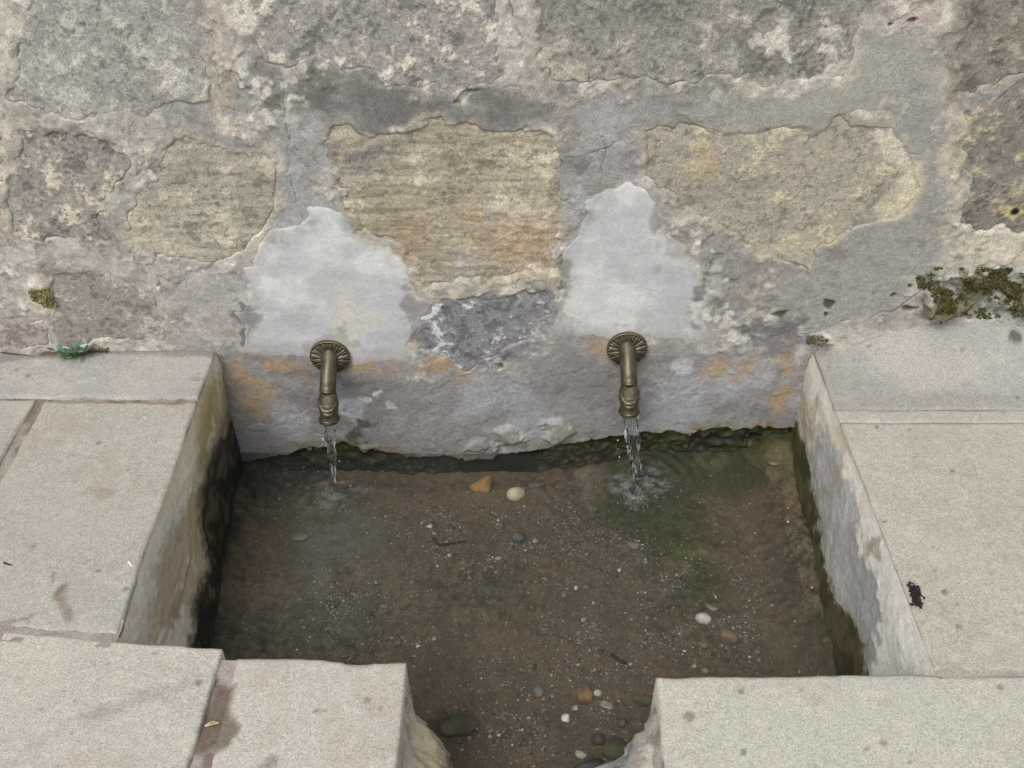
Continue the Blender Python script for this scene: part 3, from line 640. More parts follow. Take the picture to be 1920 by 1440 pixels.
# right
topx = .4518 + 0 * t_; botx = .4500 - .0230 * t_
XR = topx + (botx - topx) * (dp / .215) + .012 * np.exp(-dp / .012) * 0
XR = XR - (a1 * .0016 + a2 * .0005 + a3 * .00015 + .0012) * ss(.0, .035, dp)
PX, PY = project(XR, YA, ZS)
col = mixc(cb(222, 219, 208) + np.zeros(XR.shape + (3,)), cb(208, 200, 182), ss(0, 1.2, a1 + .5 * a2) * .8)
grey = poly_side(PX, PY, [(1505, 870), (1540, 800), (1570, 845), (1590, 870), (1600, 960), (1622, 1040), (1640, 1100), (1655, 1150), (1650, 1240), (1560, 1300), (1480, 1000)], 7, 6)
gc = mixc(cb(160, 160, 158) + np.zeros(XR.shape + (3,)), cb(178, 178, 178), ss(-.5, 1, a1)); gc = mixc(gc, cb(150, 142, 116), ss(.3, 1.3, a2 * .7 + a1 * .5) * .6)
col = mixc(col, gc, grey)
col = mixc(col, cb(180, 160, 132), poly_side(PX, PY, [(1500, 700), (1512, 740), (1530, 760), (1522, 800), (1545, 800), (1505, 860), (1490, 820)], 9, 6) * .8)
col = mixc(col, cb(186, 166, 134), poly_side(PX, PY, [(1560, 790), (1590, 800), (1605, 850), (1580, 850)], 9, 6) * .7)
col = mixc(col, cb(150, 140, 112), poly_side(PX, PY, [(1625, 1010), (1650, 1010), (1640, 1060), (1625, 1050)], 8, 6) * .8)
wl = np.array([[1488, 745], [1502, 800], [1512, 870], [1526, 960], [1545, 1060], [1565, 1130], [1595, 1160], [1618, 1210], [1622, 1270]])
xm = np.interp(PY, wl[:, 1], wl[:, 0]) + a2 * 3 + a3 * 2
damp = ss(34, 0, PX - xm + 6 * a2); col = mixc(col, cb(146, 142, 120), damp * .45)
moss = ss(6, -7, PX - xm)
mc = mixc(cb(84, 78, 52) + np.zeros(XR.shape + (3,)), cb(66, 61, 42), ss(-.5, .7, a2)); mc = mixc(mc, cb(98, 96, 44), np.exp(-((PX - xm) / 7) ** 2) * .6)
col = mixc(col, mc, moss)
XR = XR + moss * .003
o = grid_obj('side_wall', XR, YA, ZS, M_wet, None, col, .9 - .45 * moss); adopt(o); o['label'] = 'whitewashed side wall with grey patch, right of the spouts'

# floor: silt with green algae round the falling water
xf, yf = np.arange(-.50, .51, .0032), np.arange(-1.02, .03, .0032)
XF, YF = np.meshgrid(xf, yf)
f1, f2, f3, f4 = fbm(xf, yf, .13, 3, seed=51), fbm(xf, yf, .035, 4, .65, seed=52), fbm(xf, yf, .011, 3, .75, seed=53), fbm(xf, yf, .0045, 2, seed=54)
FPX, FPY = project(XF, YF, FLOOR_Z + 0 * XF)
def fl(pts, f=16, rag=16): return ss(f, -f, sdf(FPX, FPY, pts) + rag * f2 + rag * .5 * f3)
col = mixc(cb(90, 80, 61) + np.zeros(XF.shape + (3,)), cb(79, 74, 55), ss(-.4, 1, f1))
col = mixc(col, cb(100, 82, 63), ss(.4, 1.3, f2 * .8 - f1 * .5) * .5)
col = mixc(col, cb(76, 68, 54), ss(.3, 1.4, -f2) * .5)
green1 = fl([(1110, 900), (1280, 890), (1330, 950), (1370, 1020), (1340, 1090), (1260, 1100), (1190, 1040), (1110, 980)], 22, 22)
green2 = fl([(520, 930), (740, 940), (750, 1060), (720, 1110), (560, 1120), (520, 1020)], 40, 30)
col = mixc(col, cb(62, 66, 34), green1 * .9); col = mixc(col, cb(84, 92, 42), green1 * ss(.6, 1.4, f2) * .6)
col = mixc(col, cb(78, 75, 52), green2 * .6)
col = mixc(col, cb(64, 66, 44), fl([(1505, 1070), (1700, 1050), (1700, 1300), (1540, 1300), (1515, 1170)], 14, 10) * .85)
col = mixc(col, cb(58, 58, 30), fl([(1260, 790), (1520, 790), (1520, 900), (1440, 860), (1280, 862)], 14, 14) * .85)
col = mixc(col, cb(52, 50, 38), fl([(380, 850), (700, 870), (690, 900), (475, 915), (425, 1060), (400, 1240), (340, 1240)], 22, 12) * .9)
col = mixc(col, cb(106, 86, 66), fl([(720, 895), (870, 900), (1090, 895), (1090, 930), (760, 950)], 20, 16) * .5)
col = mixc(col, cb(102, 84, 66), fl([(1300, 870), (1470, 880), (1500, 1040), (1400, 1090)], 30, 22) * .6)
col = mixc(col, cb(122, 112, 98), fl([(1090, 900), (1120, 900), (1110, 960), (1085, 950)], 14, 10) * .6)
col = mixc(col, cb(150, 124, 48), fl([(632, 886), (668, 884), (664, 902), (636, 904)], 5, 5) * .8)
col = mixc(col, cb(46, 52, 28), fl([(815, 1310), (900, 1320), (905, 1370), (850, 1390), (810, 1380)], 10, 10) * .6)
col = col * (1 + .22 * f4[..., None] * np.clip(.6 + .5 * f1, 0.2, 1)[..., None])
ZF = FLOOR_Z + f1 * .0022 + f2 * .0014 + f3 * .0007 + f4 * .0003
corner = ss(.05, 0, .452 - XF) + ss(.06, 0, XF + .42 + .06 * YF)
ZF = ZF + .008 * corner
ZF = ZF + ss(.075, .005, .438 - XF) * (.030 * ss(-.47, -.36, YF) + .008) * (1 + .10 * f1)          # silt banked against the right wall
ZF = ZF + ss(.075, .004, -YF + .004 * f1) * ss(.08, .26, XF) * .034               # and under the right spout, along the wall
ZF = ZF + ss(.05, .0, XF + .435) * .014
ZF = ZF - .013 * ss(.045, .005, -YF) * ss(.14, .02, XF)
col = mixc(col, mixc(cb(60, 62, 34) + 0 * col, cb(86, 82, 50), ss(-.3, 1.1, f2)), ss(.085, .03, -YF + .010 * f2) * ss(.12, .24, XF + .02 * f2) * .9)
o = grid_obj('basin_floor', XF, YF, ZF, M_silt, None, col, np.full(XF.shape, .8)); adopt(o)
def floor_z(x, y):
    i = min(max(int((x - xf[0]) / .0032), 0), len(xf) - 1); j = min(max(int((y - yf[0]) / .0032), 0), len(yf) - 1); return float(ZF[j, i])

# broken ends of the two front slabs where the water runs out
def broken_end(x0, x1, sgn, seed, cols, crust=None):
    y = np.arange(-.95, -.537 if sgn > 0 else -.5555, .0022); s = np.arange(0, 1.0001, .014)
    Y, S = np.meshgrid(y, s); A1, A2, A3 = fbm(y, s * .25, .06, 4, .6, seed=seed), fbm(y, s * .25, .02, 4, .65, seed=seed + 1), fbm(y, s * .25, .007, 3, .7, seed=seed + 2)
    xe = x0 + (x1 - x0) * (Y + .95) / .416
    out = cols['out'](Y) * ss(0, .55, S) * (1 - .55 * ss(.55, 1, S))
    out = out * (1 + .28 * A1) * ss(y[-1], y[-1] - .03, Y) + ss(.0, .2, S) * (A2 * .0038 + A3 * .0012)
    X = xe + sgn * out; Z = -.0035 - S * .26
    c = mixc(cl(*cols['a']) + np.zeros(X.shape + (3,)), cl(*cols['b']), ss(-.3, 1, A1 + .5 * A2))
    c = mixc(c, cl(*cols['c']), ss(.7, 1.4, A2 + .3 * A3) * .8)
    if crust: c = crust(c, Y, S, A1, A2)
    wet = ss(.60, .72, S + .05 * A2); c = mixc(c, cb(54, 54, 34), wet)
    o = grid_obj('broken_end', X, Y, Z, M_slab, ledge, c, .9 - .4 * wet, flip=(sgn > 0))
    return o
broken_end(-.1145, -.1150, 1, 81, dict(out=lambda Y: .034 + .010 * ss(-.56, -.62, Y), a=(214, 204, 180), b=(194, 180, 150), c=(150, 138, 116)))
def crust(c, Y, S, A1, A2):
    k = ss(.15, .35, S + .1 * A1) * ss(-.575, -.605, Y); c = mixc(c, cl(176, 180, 182), k * .85); return mixc(c, cl(110, 112, 112), k * ss(.3, 1.1, A2) * .8)
broken_end(.1340, .1568, -1, 91, dict(out=lambda Y: .006 + .052 * ss(-.565, -.615, Y), a=(206, 200, 184), b=(190, 182, 164), c=(160, 152, 136)), crust)

# ground in front of the ledge
gx = np.linspace(-30, 30, 40); gy = np.linspace(-60, -.93, 40); GX, GY = np.meshgrid(gx, gy)
tag(grid_obj('ground', GX, GY, -.45 + 0 * GX, M_slab, None, np.full(GX.shape + (3,), .22), np.full(GX.shape, .9)), kind='structure')

# ================================================================== WATER
IMP = [G(629, 903, WATER_Z), G(1196, 893, WATER_Z)]
xw, yw = np.arange(-.47, .471, .0024), np.arange(-1.0, .012, .0024)
XW, YW = np.meshgrid(xw, yw)
zw = fbm(xw, yw, .06, 3, .5, seed=71) * .00022 + fbm(xw, yw, .018, 2, .5, seed=72) * .00010
foam = np.zeros(XW.shape); wn, wn2 = fbm(xw, yw, .0065, 3, .8, seed=73), fbm(xw, yw, .03, 3, .6, seed=74)
for (ix, iy), am, R, ff in ((IMP[0], .8, .030, .22), (IMP[1], 1.2, .036, .30)):
    r = np.hypot(XW - ix - .004 * (R > .03), (YW - iy + .022) * .9)
    zw += am * .0018 * np.sin(r * 2 * pi / .019) * np.exp(-r / .11) * ss(0, .02, r)
    core = np.exp(-(r / R) ** 2.0)
    zw += core * wn * .0016 * am
    foam += ff * ss(1.2, .5, r / R / 1.25 + .25 * wn2) * ss(-1.1, 1.3, wn)
sheen = .034 + .10 * np.exp(-(((XW + .262) / .06) ** 2 + ((YW + .20) / .10) ** 2)) * ss(-1, 1, wn2)     # water's sheen and a pale reflection at left, painted in as diffuse haze
foam = foam + sheen
water = grid_obj('water', XW, YW, WATER_Z + zw, M_water, None, None, np.clip(foam, 0, .6))
tag(water, kind='structure')

# bubbles round the splashes
def ico(sub=1):
    import bmesh
    bm = bmesh.new(); bmesh.ops.create_icosphere(bm, subdivisions=sub, radius=1)
    v = np.array([p.co[:] for p in bm.verts]); f = np.array([[q.index for q in p.verts] for p in bm.faces]); bm.free(); return v, f
I1, I2, I3 = ico(1), ico(2), ico(3)
rs = RS(7); V, Fc = [], []; off = 0
for (ix, iy), n, R in ((IMP[0], 40, .07), (IMP[1], 60, .075)):
    for k in range(n):
        a = rs.uniform(0, 2 * pi); rr_ = R * abs(rs.randn()) * .8 + .004
        x, y = ix + cos(a) * rr_ * 1.3, iy - .025 + sin(a) * rr_
        if y > -.006: continue
        s = rs.uniform(.0008, .0022); V.append(I2[0] * s * [1, 1, .8] + [x, y, WATER_Z + s * .25]); Fc.append(I2[1] + off); off += len(I2[0])
tag(mesh_obj('bubbles', np.concatenate(V), np.concatenate(Fc), M_water, None, None, np.full(off, .22)), kind='stuff')

# ================================================================== SPOUTS
def tube(path, rad, nphi=48, nt=60, shape=None, cap=True):
    """sweep along a path in the y-z plane; phi = 0 faces up and out"""
    path = np.array(path); L = np.r_[0, np.cumsum(np.linalg.norm(np.diff(path, axis=0), axis=1))]; L /= L[-1]
    t = np.linspace(0, 1, nt)
    def sm(i):
        q = np.interp(t, L, path[:, i])
        for _ in range(6): q[1:-1] = (q[:-2] + 2 * q[1:-1] + q[2:]) / 4
        return q
    P = np.stack([sm(0), sm(1), sm(2)], -1); T = np.gradient(P, axis=0); T /= np.linalg.norm(T, axis=1)[:, None]
    Nn = np.cross(T, [1, 0, 0]); Nn /= np.linalg.norm(Nn, axis=1)[:, None]
    S = np.cross(Nn, T)
    ph = np.linspace(0, 2 * pi, nphi, endpoint=False)
    r = np.array([[rad(tt, p) for p in ph] for tt in t])
    V = P[:, None, :] + Nn[:, None, :] * (np.cos(ph)[None, :] * r)[..., None] + S[:, None, :] * (np.sin(ph)[None, :] * r)[..., None]
    V = V.reshape(-1, 3); idx = np.arange(nt * nphi).reshape(nt, nphi)
    Q = np.stack([idx[:-1], np.roll(idx, -1, 1)[:-1], np.roll(idx, -1, 1)[1:], idx[1:]], -1).reshape(-1, 4)
    return V, Q, P
def make_spout(loc, label, lean=0.0):
    root = empty('brass_spout', loc, label, 'spout', 'brass spouts on the wall')
    root.rotation_euler = (0, lean, 0)
    # rosette: a shallow dish with acanthus leaves in relief
    R = .0302; nr, na = 40, 288
    rr_ = np.linspace(.002, 1, nr); aa = np.linspace(0, 2 * pi, na, endpoint=False); RR, AA = np.meshgrid(rr_, aa, indexing='ij')
    ph = (AA * 16 / (2 * pi)) % 1 - .5; ph2 = (AA * 16 / (2 * pi) + .5) % 1 - .5
    env = ss(.30, .42, RR) * ss(1.0, .90, RR)
    w1 = .40 * np.sin(np.clip((RR - .28) / .66, 0, 1) * pi) ** .7 + .03
    leaf = np.clip(1 - (np.abs(ph) / w1) ** 2, 0, 1); rib = np.exp(-(ph / .05) ** 2); groove = np.exp(-((np.abs(ph) - w1 * .62) / .05) ** 2)
    w2 = .32 * np.sin(np.clip((RR - .55) / .42, 0, 1) * pi) ** .8 + .001
    leaf2 = np.clip(1 - (np.abs(ph2) / w2) ** 2, 0, 1)
    hgt = .0065 - .0040 * RR ** 2 + env * (leaf * .0017 + rib * .0008 - groove * .0009 + leaf2 * .0014 - .0010) + .0012 * np.exp(-((RR - .965) / .03) ** 2)
    X = R * RR * np.cos(AA); Z = R * RR * np.sin(AA)
    V = np.stack([X, -hgt, Z], -1).reshape(-1, 3); idx = np.arange(nr * na).reshape(nr, na)
    Q = np.stack([idx[:-1], idx[1:], np.roll(idx, -1, 1)[1:], np.roll(idx, -1, 1)[:-1]], -1).reshape(-1, 4)
    back = V.reshape(nr, na, 3)[-1].copy(); back[:, 1] = .002; off = len(V); bi = np.arange(off, off + na)
    Q = np.concatenate([Q, np.stack([idx[-1], bi, np.roll(bi, -1), np.roll(idx[-1], -1)], -1)])
    mesh_obj('rosette', np.concatenate([V, back]), Q, M_brass, root)
    # pipe
    path = [(0, .002, .0052), (0, -.010, -.0005), (0, -.020, -.0068), (0, -.030, -.0145), (0, -.038, -.0222), (0, -.044, -.030)]
    def rp(t, p): return .0121 + .0016 * math.exp(-(t / .16) ** 2) + (.0008 if t > .94 else 0) * max(0, cos(p)) ** 2
    V, Q, P = tube(path, rp, 48, 40); mesh_obj('pipe', V, Q, M_brass, root)
    # lip where the pipe is set over the head, on the upper side only
    V, Q, _ = tube([(0, -.0425, -.0262), (0, -.0440, -.0298), (0, -.0452, -.0330)], lambda t, p: .0112 + .0020 * max(0, cos(p)) ** 1.2 * math.exp(-((t - .45) / .28) ** 2), 48, 12)
    mesh_obj('collar_lip', V, Q, M_brass, root)
    # head: a stylised beast's muzzle, flattened above, with a U-shaped ridge
    path = [(0, -.0425, -.0265), (0, -.0475, -.0395), (0, -.0520, -.0525), (0, -.0555, -.0635), (0, -.0575, -.0735)]
    def rh(t, p):
        c = cos(p); a = abs((p + pi) % (2 * pi) - pi)
        r = np.interp(t, [0, .12, .3, .50, .60, .74, .86, .95, 1], [.0124, .0119, .0138, .0154, .0151, .0135, .0137, .0148, .0157])
        flat = max(0, c) ** 3 * np.interp(t, [0, .15, .45, .62, .7], [.0004, .0026, .0020, .0, 0])
        tu = .64 - .30 * max(0, (a - .35)) ** 1.2 if a < 1.5 else .2
        ridge = .0019 * math.exp(-((t - tu) / .035) ** 2) * (1 if a < 1.35 else max(0, 1 - (a - 1.35) / .3))
        cut = .0018 * math.exp(-((t - tu - .07) / .035) ** 2) * max(0, min(1, (1.9 - a) / .5))
        brow = .0010 * math.exp(-((t - .16) / .05) ** 2) * math.exp(-((a - .55) / .25) ** 2)
        return r - flat + ridge - cut + brow
    V, Q, P = tube(path, rh, 64, 90); mesh_obj('head', V, Q, M_brass, root)
    # mouth rim and dark bore
    V, Q, _ = tube([(0, -.05728, -.0726), (0, -.0575, -.0736), (0, -.0576, -.0742), (0, -.05755, -.0738), (0, -.0572, -.069)],
                   lambda t, p: np.interp(t, [0, .25, .4, .5, 1], [.0154, .0160, .0155, .0132, .0114]), 48, 24); mesh_obj('mouth_rim', V, Q, M_brass, root)
    return root
xl, zl = W(620, 665); xr, zr = W(1175, 650)
sp1 = make_spout((xl, -.0045, zl), 'brass spout on round rosette pouring a thin twisted stream, under the wider plaster patch', .03)
sp2 = make_spout((xr, -.0045, zr), 'brass spout on round rosette pouring a wide two-stranded stream, under the pointed plaster patch', -.05)

# ================================================================== FALLING WATER
def ribbon(path_fn, rx_fn, ry_fn, n=110, m=20, seed=0, amp=.0005):
    rs = RS(seed); t = np.linspace(0, 1, n); ph = np.linspace(0, 2 * pi, m, endpoint=False)
    nz = fbm(np.linspace(0, .2, m), t * .3, .02, 3, .6, seed=seed + 900)
    V = np.zeros((n, m, 3))
    for i, tt in enumerate(t):
        x, y, z, tw = path_fn(tt); a, b = rx_fn(tt), ry_fn(tt)
        wv = amp * nz[i] * min(1, tt * 5)
        ex = (a + wv) * np.cos(ph); ey = (b + wv * .5) * np.sin(ph)
        V[i, :, 0] = x + ex * cos(tw) - ey * sin(tw); V[i, :, 1] = y + ex * sin(tw) + ey * cos(tw); V[i, :, 2] = z
    idx = np.arange(n * m).reshape(n, m)
    Q = np.stack([idx[:-1], np.roll(idx, -1, 1)[:-1], np.roll(idx, -1, 1)[1:], idx[1:]], -1).reshape(-1, 4)[:, ::-1]
    Vf = V.reshape(-1, 3); k = len(Vf); Vf = np.concatenate([Vf, V[0].mean(0)[None], V[-1].mean(0)[None]])
    tri = [[(j + 1) % m, j, k, k] for j in range(m)]
    return V, Q, idx
def stream_part(name, parent, V, Q, idx):
    me = bpy.data.meshes.new(name); n, m = idx.shape
    faces = [tuple(int(a) for a in q) for q in Q] + [tuple(int(a) for a in idx[0]), tuple(int(a) for a in idx[-1][::-1])]
    me.from_pydata(V.reshape(-1, 3).tolist(), [], faces); me.polygons.foreach_set('use_smooth', [True] * len(faces)); me.materials.append(M_film if name == 'film' else M_fall)
    o = bpy.data.objects.new(name, me); C.objects.link(o); o.parent = parent; return o
def drops(parent, pts):
    for x, y, z, s in pts:
        mesh_obj('droplet', I2[0] * [s, s, s * 1.5], I2[1], M_fall, parent, loc=(x, y, z))
def tip(sp, lean): 
    x, y, z = sp.location; return np.array([x - .0738 * sin(lean), y - .0576, z - .0738])
T1, T2 = tip(sp1, .03), tip(sp2, -.05)
# left: a thin film that twists and gathers into one rope
ws = empty('water_stream', T1, 'thin twisting water stream gathering to a point, from the spout under the wider plaster patch', 'water stream', 'water streams')
H1 = T1[2] - WATER_Z; dx1 = IMP[0][0] - T1[0]; dy1 = IMP[0][1] - T1[1]
p1 = lambda t: (dx1 * t ** 1.2 + .001 * sin(t * 16), dy1 * t, .003 - H1 * t * 1.02 - .003 * t, .3 + 2.2 * t)
stream_part('film', ws, *ribbon(p1, lambda t: .0090 * (1 - t) ** .8 + .0026, lambda t: .0016 + .0012 * t, seed=1, amp=.0009))
p1b = lambda t: (-.0085 + (dx1 + .0075) * t ** .9 + .0006 * sin(t * 12), dy1 * t - .004, .001 - H1 * t, 0)
stream_part('strand', ws, *ribbon(p1b, lambda t: .0013 + .0004 * sin(t * 9) ** 2, lambda t: .0012, m=10, seed=2, amp=.0006))
p1c = lambda t: (.0086 + (dx1 - .0078) * t + .0005 * sin(t * 11), dy1 * t - .003, .001 - H1 * t, 0)
stream_part('strand', ws, *ribbon(p1c, lambda t: .0015 + .0004 * sin(t * 8 + 1) ** 2, lambda t: .0013, m=10, seed=3, amp=.0006))
p1d = lambda t: (-.013 + .014 * t, -.004, -.036 - .045 * t, 0)
stream_part('strand', ws, *ribbon(p1d, lambda t: .0018 * (1 - t) + .0007, lambda t: .0012, n=40, m=10, seed=4, amp=.0008))
drops(ws, [(-.014, -.004, -.040, .0014), (-.012, -.005, -.052, .0011), (-.005, -.006, -.060, .0012), (.006, -.005, -.085, .0011), (-.017, -.003, -.030, .0009)])
# right: two thick strands with a film stretched between them
ws2 = empty('water_stream', T2, 'clear wide water stream of two strands, falling from the spout under the pointed plaster patch', 'water stream', 'water streams')
H2 = T2[2] - WATER_Z; dx2 = IMP[1][0] - T2[0]; dy2 = IMP[1][1] - T2[1]
p2 = lambda t: (dx2 * t, dy2 * t, .003 - H2 * t - .004 * t, .15 * sin(t * 5))
stream_part('film', ws2, *ribbon(p2, lambda t: .0104 - .0044 * t + .0006 * sin(t * 22), lambda t: .0012, seed=5, amp=.0007))
for sg, sd_ in ((-1, 6), (1, 7)):
    pp = lambda t, sg=sg: (dx2 * t + sg * (.0104 - .0044 * t + .0006 * sin(t * 22)) + .0005 * sin(t * 15 + sg), dy2 * t - .0015, .002 - H2 * t - .003 * t, 0)
    stream_part('strand', ws2, *ribbon(pp, lambda t, sg=sg: .0017 + .0007 * sin(t * 8 + sg) ** 2, lambda t: .0015, m=12, seed=sd_, amp=.0008))
pp = lambda t: (dx2 * t - .004 + .003 * sin(t * 9), dy2 * t - .002, -.03 - (H2 - .03) * t, 0)
stream_part('strand', ws2, *ribbon(pp, lambda t: .0008 + .0005 * sin(t * 11) ** 2, lambda t: .0009, m=10, seed=8, amp=.0007))
drops(ws2, [(-.013, -.002, -.058, .0013), (-.012, -.003, -.075, .0010), (.002, -.004, -.070, .0013), (-.008, -.004, -.092, .0014), (.006, -.004, -.08, .0011), (-.014, -.002, -.020, .0009)])

# ================================================================== PEBBLES AND GRAVEL
def noise3(v, k, rs):
    d = np.zeros(len(v))
    for _ in range(k):
        a = rs.randn(3); a /= np.linalg.norm(a); d += np.sin(v @ a * rs.uniform(1.5, 4) + rs.uniform(0, 6)) / k
    return d
def pebble(px, py, wpx, hpx, col, label, cat='pebble', name='pebble', ang=0, facet=0, flat=.55, seed=0, col2=None, rough=.55, group='loose stones on the basin floor', mossy=0, zs=FLOOR_Z):
    rs = RS(seed + int(px)); x, y = G(px, py, zs); dist = 1.5
    k = math.hypot(math.hypot(x, y - CY), zs - CZ) / F
    rx, ry = wpx * k / 2, hpx * k / 2 / .80
    v = I3[0].copy(); n = noise3(v, 5, rs)
    if facet:
        for _ in range(facet):
            a = rs.randn(3); a /= np.linalg.norm(a); dd = v @ a; lim = rs.uniform(.42, .70); v = v - np.outer(np.clip(dd - lim, 0, None), a) * .92
    v = v * (1 + (.34 if mossy else .07 if facet else .16) * n)[:, None]
    rz = min(rx, ry) * flat * 1.4
    v = v * [rx, ry, rz]; ca, sa = cos(ang), sin(ang); v = np.stack([v[:, 0] * ca - v[:, 1] * sa, v[:, 0] * sa + v[:, 1] * ca, v[:, 2]], -1)
    m = ss(-.6, .6, noise3(I3[0] * 2.2, 5, rs) * 2)
    c = mixc(cb(*col) + np.zeros((len(v), 3)), cb(*(col2 or [q * .82 for q in col])), m) * .84; c = c + (c.mean(1, keepdims=True) - c) * .22
    c = mixc(c, cb(92, 80, 60), ss(.2, -.5, I3[0][:, 2]) * .6)           # silt clings to the lower half
    if mossy: c = mixc(c, cb(84, 82, 50), ss(.1, .5, noise3(I3[0] * 1.8, 5, rs) + I3[0][:, 2] * .5 * mossy) * .9)
    o = mesh_obj(name, v, I3[1], M_pebble, None, c, np.full(len(v), rough), loc=(x, y, floor_z(x, y) + rz * .30))
    return tag(o, label, cat, group)
def wedge_stone():
    import bmesh
    x, y = G(900, 909, FLOOR_Z); k = .00084; P = [(-27, 1, 3), (-14, -9, 2), (6, -16, 0), (20, -13, 4), (25, 3, 10), (23, 15, 22), (14, 12, 23), (6, -4, 17), (-8, 6, 9), (4, 15, 2), (24, 14, 2), (0, -8, 12)]
    bm = bmesh.new(); vs_ = [bm.verts.new((p[0] * k, p[1] * k * 1.1, p[2] * k)) for p in P]; bmesh.ops.convex_hull(bm, input=vs_)
    for v in [v for v in bm.verts if not v.link_faces]: bm.verts.remove(v)
    bmesh.ops.bevel(bm, geom=bm.edges[:] + bm.verts[:], offset=.0016, segments=2, affect='EDGES', profile=.6)
    bmesh.ops.triangulate(bm, faces=bm.faces[:]); bm.verts.index_update()
    v = np.array([q.co[:] for q in bm.verts]); f = np.array([[q.index for q in g.verts] for g in bm.faces]); bm.free()
    c = mixc(cb(146, 112, 56) + np.zeros((len(v), 3)), cb(104, 80, 46), ss(.010, .020, v[:, 0]))
    return mesh_obj('pebble', v, f, M_pebble, None, c, np.full(len(v), .55), smooth=False, loc=(x, y, floor_z(x, y) - .001))
tag(wedge_stone(), 'ochre wedge-shaped stone lying at the foot of the wall between the streams', 'pebble', 'loose stones on the basin floor')
pebble(967, 929, 34, 23, (214, 204, 168), 'cream egg-shaped pebble beside the ochre wedge-shaped stone', ang=.2, flat=.75, col2=(198, 180, 130))
pebble(1006, 906, 36, 14, (96, 84, 52), 'flat olive pebble half sunk behind the cream egg-shaped pebble', flat=.35)
pebble(972, 1011, 28, 19, (92, 94, 100), 'round slate grey pebble on gravel in the middle of the basin', flat=.7)
pebble(1003, 1015, 13, 10, (146, 144, 138), 'small pale grey pebble right beside the round slate grey pebble', flat=.6)
pebble(1318, 1163, 28, 18, (216, 212, 204), 'smooth white oval pebble near the front of the basin', ang=-.1, flat=.7, col2=(200, 196, 186))
pebble(1361, 1200, 46, 34, (120, 108, 76), 'large angular olive brown stone below the smooth white oval pebble', ang=-.4, facet=5, flat=.6, col2=(140, 112, 70))
pebble(1319, 1210, 21, 14, (140, 114, 66), 'small tan pebble left of the large angular olive brown stone', flat=.6)
pebble(1334, 1138, 24, 13, (150, 132, 108), 'long pinkish chip above the smooth white oval pebble', ang=-.6, facet=3, flat=.5)
pebble(1098, 1305, 32, 24, (160, 122, 50), 'amber rounded pebble in the mouth of the outlet', flat=.7, ang=.3, col2=(120, 88, 44))
pebble(1120, 1299, 15, 11, (204, 204, 196), 'small white pebble touching the amber rounded pebble', flat=.7)
pebble(1138, 1322, 26, 14, (158, 160, 138), 'flat pale green chip right of the amber rounded pebble', ang=-.4, facet=4, flat=.4)
pebble(1062, 1341, 19, 16, (226, 228, 226), 'white pointed shell fragment in the outlet', 'shell', 'shell_fragment', ang=.7, facet=5, flat=.4)
pebble(1010, 1291, 20, 20, (126, 126, 122), 'dull grey round pebble left of the amber rounded pebble', flat=.5)
pebble(1079, 1322, 12, 11, (176, 176, 174), 'pale blue grey chip below the amber rounded pebble', facet=3, flat=.5)
pebble(1050, 1293, 26, 8, (126, 78, 60), 'thin rust red chip left of the amber rounded pebble', facet=3, flat=.4, ang=-.2)
pebble(562, 1006, 34, 18, (112, 102, 76), 'flat tan pebble near the dark side wall', flat=.4, ang=.1)
pebble(1188, 1023, 26, 12, (140, 140, 134), 'flat grey stone chip at the edge of the bright green algae', ang=-.5, facet=4, flat=.4)
pebble(1162, 1012, 11, 9, (156, 112, 66), 'small orange chip beside the flat grey stone chip', facet=3, flat=.6)
pebble(1441, 915, 27, 13, (116, 98, 70), 'flat brown pebble close to the whitewashed side wall', flat=.4, ang=-.1)
pebble(990, 1366, 16, 13, (112, 72, 56), 'small brick red pebble in the outlet', flat=.7)
pebble(1166, 1356, 18, 14, (98, 76, 62), 'dusty red pebble beside the crusted slab end', flat=.7)
pebble(1122, 1388, 28, 20, (94, 74, 60), 'rough reddish stone at the outlet, above the black stone', flat=.8, facet=4)
pebble(1090, 1408, 22, 16, (186, 184, 160), 'pale yellowish chip left of the rough reddish stone', flat=.4, facet=4, ang=.4)
pebble(1108, 1436, 70, 24, (56, 56, 60), 'black stone at the bottom edge of the outlet', 'stone', 'loose_stone', flat=.7, facet=4)
pebble(862, 1364, 70, 40, (72, 70, 42), 'low green mossy stone beside the broken slab end', 'stone', 'loose_stone', flat=.30, facet=3, mossy=1, rough=.9)
pebble(1152, 1410, 62, 40, (84, 80, 52), 'green mossy stone under the crusted slab end', 'stone', 'loose_stone', flat=.45, facet=4, mossy=1, rough=.9, ang=.7)
pebble(1208, 1312, 44, 20, (74, 72, 44), 'olive mossy stone tucked under the corner of the wide front slab', 'stone', 'loose_stone', flat=.35, facet=3, mossy=1, rough=.9)
pebble(1080, 1101, 8, 8, (224, 224, 216), 'tiny bright white pebble alone in the middle of the silt', flat=.8)
pebble(806, 985, 13, 8, (196, 190, 170), 'small cream chip above the black twig', flat=.5, facet=3)
pebble(935, 1047, 14, 7, (186, 184, 178), 'thin white chip below the round slate grey pebble', flat=.4, facet=3)
pebble(1420, 1222, 14, 10, (120, 112, 96), 'dull brown pebble right of the large angular olive brown stone', flat=.6)
pebble(1322, 1258, 14, 9, (176, 150, 116), 'small buff pebble against the front slab edge', flat=.6)
pebble(1302, 1247, 13, 7, (190, 180, 156), 'cream chip above the small buff pebble', flat=.5, facet=2)
pebble(747, 1206, 13, 11, (112, 104, 94), 'small grey brown pebble above the broken front slab', flat=.6)
pebble(814, 1196, 8, 7, (190, 188, 180), 'tiny pale pebble above the broken front slab corner', flat=.6)

